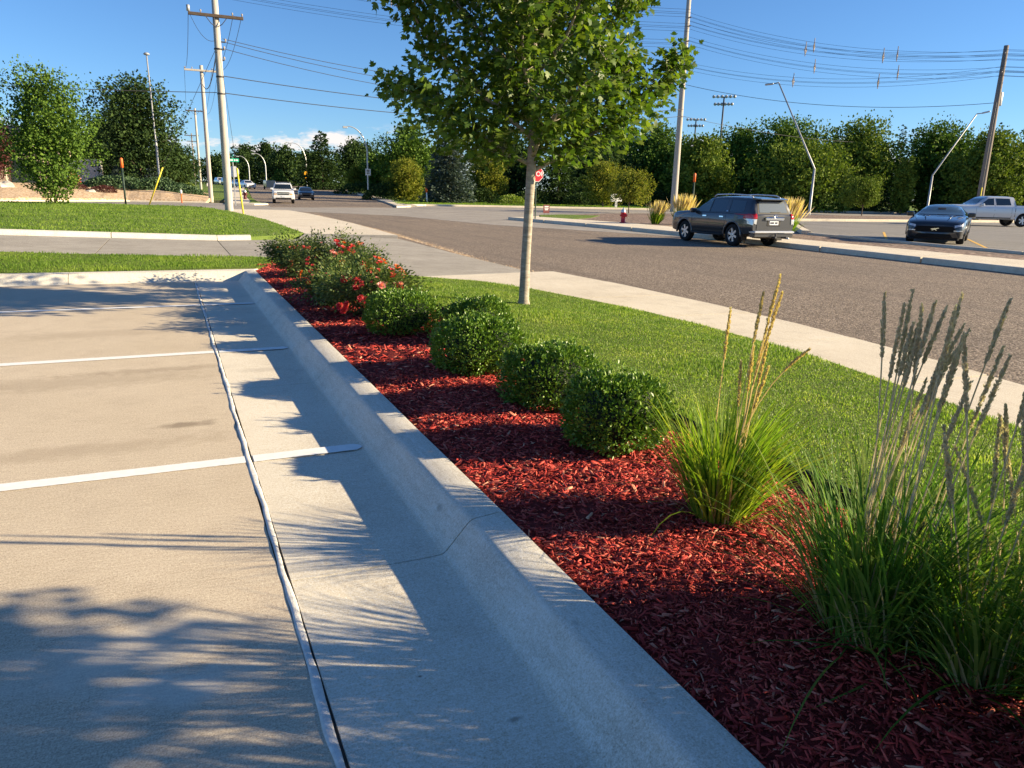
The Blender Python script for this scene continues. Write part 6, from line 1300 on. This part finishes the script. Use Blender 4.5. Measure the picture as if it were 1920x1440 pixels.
c.add('recess', 'black_trim', MB().bevbox(-2.422, -2.40, -.30, .30, .75, .945, .01), parent=tg)
c.add('rear_bumper', 'alloy', MB().bevbox(-2.52, -2.2, -.90, .90, .50, .585, .03)); c.add('rear_valance', 'paint_suv', MB().bevbox(-2.48, -2.2, -.88, .88, .36, .50, .03))
c.add('tow_hitch', 'dark_metal', MB().bevbox(-2.60, -2.3, -.05, .05, .33, .40, .01).tube([(-2.56, 0, .38), (-2.56, 0, .50)], .03, 8)); c.add('exhaust', 'steel', MB().tube([(-2.2, -.62, .34), (-2.54, -.62, .33)], .035, 10), True)
c.add('spare_wheel', 'tyre', MB().lathe([(0, .30), (.30, .30), (.36, .34), (.36, .44), (.28, .5), (0, .5)], 20, o=(-1.85, 0, 0)), True); c.add('axle', 'dark_metal', MB().tube([(-1.37, -.8, .38), (-1.37, .8, .38)], .06, 8))
c.panel('wiper', [(-.30, 1.20), (.12, 1.20), (.12, 1.22), (-.30, 1.225)], 'B', 'ink', off=.025)
for sd in (-1, 1): c.panel('headlight', [(sd * .45, .84), (sd * .80, .88), (sd * .84, .99), (sd * .5, .96)], 'F', 'lamp_clear', off=.01)

# ---- dark coupe nosed up to the mulch strip
ST_CO = [(2.40, .22, .42, .58, .64, .66, .72, .55), (2.28, .17, .45, .70, .75, .77, .86, .66), (1.9, .16, .48, .80, .84, .87, .93, .74), (1.2, .17, .50, .87, .92, .96, .95, .78), (.78, .18, .52, .90, .96, .99, .95, .80), (-.12, .18, .54, .92, 1.24, 1.30, .95, .60), (-.6, .18, .54, .92, 1.30, 1.37, .95, .57), (-1.1, .19, .55, .93, 1.24, 1.31, .955, .56), (-1.75, .2, .56, .95, 1.03, 1.08, .96, .66), (-2.1, .22, .58, .97, 1.02, 1.04, .93, .72), (-2.38, .35, .6, .9, .95, .97, .84, .68)]
c = Car('parked_coupe', 'dark grey sports coupe facing the street from the neighbouring lot', 'car', ST_CO, 'paint_coupe', (1.5, -1.22), .345, (26.7, 19.75, .035), rad(213), 'cars in the picture', 1.0, .26, 'dark_metal', 10)
c.panel('windscreen', [(-.66, 1.00), (.66, 1.00), (.74, .99), (.55, 1.26), (.0, 1.315), (-.55, 1.26), (-.74, .99)], 'F', 'car_glass_clear', off=.012, cuts=5)
c.both('window', [(.55, .97), (-.05, 1.24), (-.62, 1.27), (-.72, .98)], 'car_glass'); c.both('window', [(-.80, .99), (-.76, 1.24), (-1.15, 1.20), (-1.42, 1.04)], 'car_glass')
for sd in 'LR': c.seam([(.72, .92), (.70, .35), (-.70, .30), (-.80, .94)], sd)
gr = c.panel('grille', [(-.66, .50), (-.58, .42), (.58, .42), (.66, .50), (.56, .62), (-.56, .62)], 'F', 'well', off=.008, cuts=5)
pony = [(-.14, .52), (-.10, .545), (-.05, .545), (.0, .56), (.05, .56), (.10, .575), (.15, .555), (.12, .54), (.08, .54), (.05, .515), (.08, .48), (.05, .48), (.01, .505), (-.03, .505), (-.06, .48), (-.09, .475), (-.07, .51), (-.11, .525)]
c.panel('emblem', [(a, b - .005) for a, b in pony], 'F', 'chrome', off=.03, depth=.015, parent=gr, cuts=2)
c.panel('lower_intake', [(-.62, .20), (.62, .20), (.50, .36), (-.50, .36)], 'F', 'well', off=.006, cuts=5); c.add('splitter', 'black_trim', MB().bevbox(2.0, 2.40, -.78, .78, .15, .19, .015))
for sd in (-1, 1):
    hl = c.panel('headlight', [(sd * .62, .585), (sd * .88, .66), (sd * .84, .71), (sd * .60, .66)], 'F', 'lamp_clear', off=.008); c.panel('turn_signal', [(sd * .60, .46), (sd * .86, .46), (sd * .86, .49), (sd * .60, .495)], 'F', 'lamp_clear', off=.01); c.panel('side_intake', [(sd * .68, .42), (sd * .86, .42), (sd * .82, .26), (sd * .76, .26)], 'F', 'black_trim', off=.006)
    c.mirror(.56, .94, sd, 'paint_coupe'); c.panel('hood_vent', [(1.05, sd * .30), (1.05, sd * .55), (1.22, sd * .53), (1.22, sd * .32)], 'T', 'black_trim', off=.006)
    for wx in (1.5, -1.22): c.arch(wx, sd, 'paint_coupe', 1.18, .025, .928)
    c.panel('tail_light', [(sd * .50, .80), (sd * .76, .80), (sd * .76, .90), (sd * .50, .90)], 'B', 'lamp_red')
c.seam([(.82, -.80), (1.5, -.74), (2.2, -.60)], 'T', .014); c.seam([(.82, .80), (1.5, .74), (2.2, .60)], 'T', .014)
for sd in (-1, 1): c.add('hood_ridge', 'paint_coupe', MB().tube([(.85, sd * .46, .975), (1.4, sd * .42, .945), (2.1, sd * .34, .80)], .03, 6), True)
c.panel('mirror_inside', [(-.13, 1.17), (.13, 1.17), (.13, 1.23), (-.13, 1.23)], 'F', 'ink', off=.016, parent=None)

# ---- silver crew cab pickup
ST_PU = [(2.95, .5, .75, 1.0, 1.06, 1.08, .86, .7), (2.80, .42, .8, 1.14, 1.20, 1.22, .95, .82), (2.3, .42, .82, 1.22, 1.28, 1.31, 1.0, .88), (1.45, .42, .82, 1.24, 1.31, 1.34, 1.01, .9), (1.25, .42, .82, 1.25, 1.33, 1.36, 1.01, .9), (.55, .42, .82, 1.26, 1.76, 1.80, 1.01, .74), (.25, .42, .82, 1.26, 1.82, 1.87, 1.01, .72), (-.75, .42, .82, 1.26, 1.82, 1.87, 1.01, .72), (-1.14, .42, .82, 1.26, 1.79, 1.83, 1.01, .72), (-1.24, .42, .82, 1.27, 1.33, 1.335, 1.01, .95), (-1.30, .42, .82, 1.27, 1.31, 1.312, 1.01, .96), (-2.85, .45, .82, 1.27, 1.31, 1.312, 1.0, .95), (-2.93, .50, .82, 1.24, 1.27, 1.275, .98, .93)]
c = Car('pickup_truck', 'silver crew cab pickup truck crossing the neighbouring lot', 'pickup', ST_PU, 'paint_silver', (1.90, -1.78), .40, (48.3, 32.6, .035), rad(152), 'cars in the picture', 1.0, .27)
c.both('window', [(.95, 1.30), (.45, 1.70), (.10, 1.73), (.10, 1.30)], 'car_glass'); c.both('window', [(-.02, 1.30), (-.02, 1.73), (-.86, 1.72), (-.94, 1.32)], 'car_glass')
for sd in 'LR':
    c.seam([(1.18, 1.26), (1.16, .52), (.06, .50)], sd); c.seam([(.04, 1.74), (.04, .5)], sd); c.seam([(-1.0, 1.30), (-1.02, .52), (-.1, .5)], sd); c.seam([(-1.22, 1.30), (-1.22, .46)], sd, .03)
    for hx in (.25, -.78): c.panel('door_handle', [(hx - .11, 1.08), (hx + .11, 1.08), (hx + .11, 1.13), (hx - .11, 1.13)], sd, 'paint_silver', off=.03, depth=.03)
    c.panel('side_moulding', [(1.1, .50), (1.1, .56), (-1.0, .56), (-1.0, .50)], sd, 'black_trim', off=.015)
c.panel('rear_window', [(-.62, 1.38), (.62, 1.38), (.58, 1.74), (-.58, 1.74)], 'B', 'car_glass_pale', off=.012, cuts=5); c.panel('brake_light', [(-.14, 1.79), (.14, 1.79), (.14, 1.82), (-.14, 1.82)], 'B', 'lamp_red', off=.02)
c.panel('bed_floor', [(-1.42, -.82), (-1.42, .82), (-2.8, .82), (-2.8, -.82)], 'T', 'well', off=.004); c.panel('tailgate', [(-.80, .72), (.80, .72), (.80, 1.24), (-.80, 1.24)], 'B', 'paint_silver', off=.012)
c.add('rear_bumper', 'chrome', MB().bevbox(-3.08, -2.85, -.95, .95, .46, .64, .03)); c.panel('windscreen', [(-.75, 1.40), (.75, 1.40), (.62, 1.74), (-.62, 1.74)], 'F', 'car_glass', off=.012, cuts=5)
for sd in (-1, 1):
    c.mirror(.88, 1.26, sd, 'paint_silver'); c.panel('tail_light', [(sd * .84, .88), (sd * .97, .88), (sd * .96, 1.24), (sd * .84, 1.24)], 'B', 'lamp_red', off=.015); c.panel('headlight', [(sd * .55, .92), (sd * .86, .92), (sd * .86, 1.08), (sd * .55, 1.08)], 'F', 'lamp_clear', off=.015)
    for wx in (1.90, -1.78): c.arch(wx, sd, 'paint_silver', 1.19, .03, .985)
# ---- white van style utility vehicle driving towards the camera
ST_WH = [(2.52, .42, .62, .86, .92, .94, .84, .68), (2.42, .36, .66, 1.0, 1.06, 1.08, .94, .80), (2.0, .36, .70, 1.10, 1.15, 1.18, .98, .86), (1.25, .36, .72, 1.13, 1.20, 1.23, 1.0, .88), (1.0, .36, .72, 1.14, 1.22, 1.25, 1.0, .88), (.38, .36, .72, 1.15, 1.70, 1.75, 1.0, .76), (.1, .36, .72, 1.15, 1.79, 1.84, 1.0, .74), (-.9, .36, .72, 1.15, 1.80, 1.86, 1.0, .74), (-2.2, .38, .72, 1.15, 1.76, 1.82, .98, .73), (-2.48, .44, .72, 1.12, 1.2, 1.25, .95, .8), (-2.52, .5, .72, 1.1, 1.15, 1.18, .94, .8)]
c = Car('white_suv', 'white sport utility vehicle with roof rack driving towards us', 'car', ST_WH, 'paint_white', (1.55, -1.4), .385, (10.1, 75.2, RZ + .01), rad(-97.5), 'cars in the picture', 1.0)
c.panel('windscreen', [(-.80, 1.28), (.80, 1.28), (.66, 1.70), (-.66, 1.70)], 'F', 'car_glass', off=.012, cuts=6)
c.panel('grille', [(-.52, .92), (.52, .92), (.52, 1.0), (-.52, 1.0)], 'F', 'well', off=.01, cuts=4); c.panel('grille', [(-.50, .76), (.50, .76), (.50, .83), (-.50, .83)], 'F', 'well', off=.01, cuts=4); c.panel('grille_bar', [(-.54, .84), (.54, .84), (.54, .90), (-.54, .90)], 'F', 'chrome', off=.02, cuts=4)
c.panel('bumper_intake', [(-.72, .40), (.72, .40), (.66, .52), (-.66, .52)], 'F', 'black_trim', off=.01, cuts=4); c.panel('number_plate', [(-.17, .58), (.17, .58), (.17, .70), (-.17, .70)], 'F', 'plate', off=.02)
for sd in (-1, 1):
    c.panel('headlight', [(sd * .56, .90), (sd * .86, .90), (sd * .86, 1.0), (sd * .56, 1.0)], 'F', 'lamp_clear', off=.012); c.panel('turn_signal', [(sd * .56, .78), (sd * .86, .78), (sd * .85, .87), (sd * .56, .87)], 'F', 'lamp_amber', off=.012)
    c.mirror(.95, 1.22, sd, 'paint_white'); c.add('roof_rail', 'alloy', MB().tube([(.1, sd * .66, 1.80), (0, sd * .66, 1.90), (-1.9, sd * .66, 1.90), (-2.0, sd * .66, 1.80)], .025, 8), True)
    for wx in (1.55, -1.4): c.arch(wx, sd, 'paint_white', 1.18, .025, .975)
for x_ in (-.2, -1.4): c.add('rack_bar', 'dark_metal', MB().tube([(x_, -.66, 1.91), (x_, .66, 1.91)], .025, 8))
c.both('window', [(.80, 1.22), (.30, 1.68), (.0, 1.72), (.0, 1.22)], 'car_glass'); c.both('window', [(-.1, 1.22), (-.1, 1.72), (-1.0, 1.72), (-1.0, 1.22)], 'car_glass'); c.both('window', [(-1.1, 1.22), (-1.1, 1.72), (-2.1, 1.68), (-2.2, 1.24)], 'car_glass')
# ---- small cars down the far street
ST_SD = [(2.3, .3, .5, .66, .72, .74, .72, .55), (2.15, .22, .52, .78, .83, .85, .84, .66), (1.2, .2, .56, .90, .95, .98, .9, .74), (.9, .2, .56, .92, .98, 1.01, .9, .75), (.1, .2, .58, .94, 1.36, 1.41, .9, .58), (-.5, .2, .58, .94, 1.40, 1.45, .9, .58), (-1.1, .2, .58, .95, 1.32, 1.38, .9, .58), (-1.75, .22, .6, .98, 1.05, 1.08, .89, .66), (-2.2, .26, .6, .98, 1.02, 1.04, .86, .68), (-2.32, .34, .6, .92, .96, .97, .8, .64)]
for lab, x, y, rz_, pt, st, wr in (('nearest white sedan parked down the far street', 12.9, 139.5, -80, 'paint_white', ST_SD, .33), ('white car just behind the nearest parked white sedan', 12.7, 154.5, -80, 'paint_white', ST_SD, .33), ('dark car farther down the far street', 13.2, 189.5, -80, 'paint_black', ST_WH, .36), ('dark car half hidden behind the driving white vehicle', 14.9, 92.0, -97, 'paint_black', ST_SD, .33), ('farthest silver car on the far street', 12.8, 209.0, -80, 'paint_silver', ST_WH, .36)):
    z_ = RZ + .01 + zfar(y); c = Car('far_car', lab, 'car', st, pt, (1.4, -1.35), wr, (x, y, z_), rad(rz_), 'cars in the picture', 1.0, .22, detail=False, spokes=5)
    k = 1.45 if st is ST_SD else 1.80
    c.panel('windscreen', [(-.62, k * .70), (.62, k * .70), (.52, k * .92), (-.52, k * .92)], 'F', 'car_glass', off=.012, cuts=4); c.both('window', [(.6, k * .69), (.15, k * .90), (-.5, k * .93), (-.5, k * .69)], 'car_glass'); c.both('window', [(-.6, k * .69), (-.6, k * .93), (-1.1, k * .88), (-1.5, k * .71)], 'car_glass')
    for sd in (-1, 1): c.panel('headlight', [(sd * .5, .62), (sd * .74, .64), (sd * .76, .72), (sd * .5, .70)], 'F', 'lamp_clear', off=.012)
    c.panel('grille', [(-.4, .42), (.4, .42), (.4, .58), (-.4, .58)], 'F', 'well', off=.01)
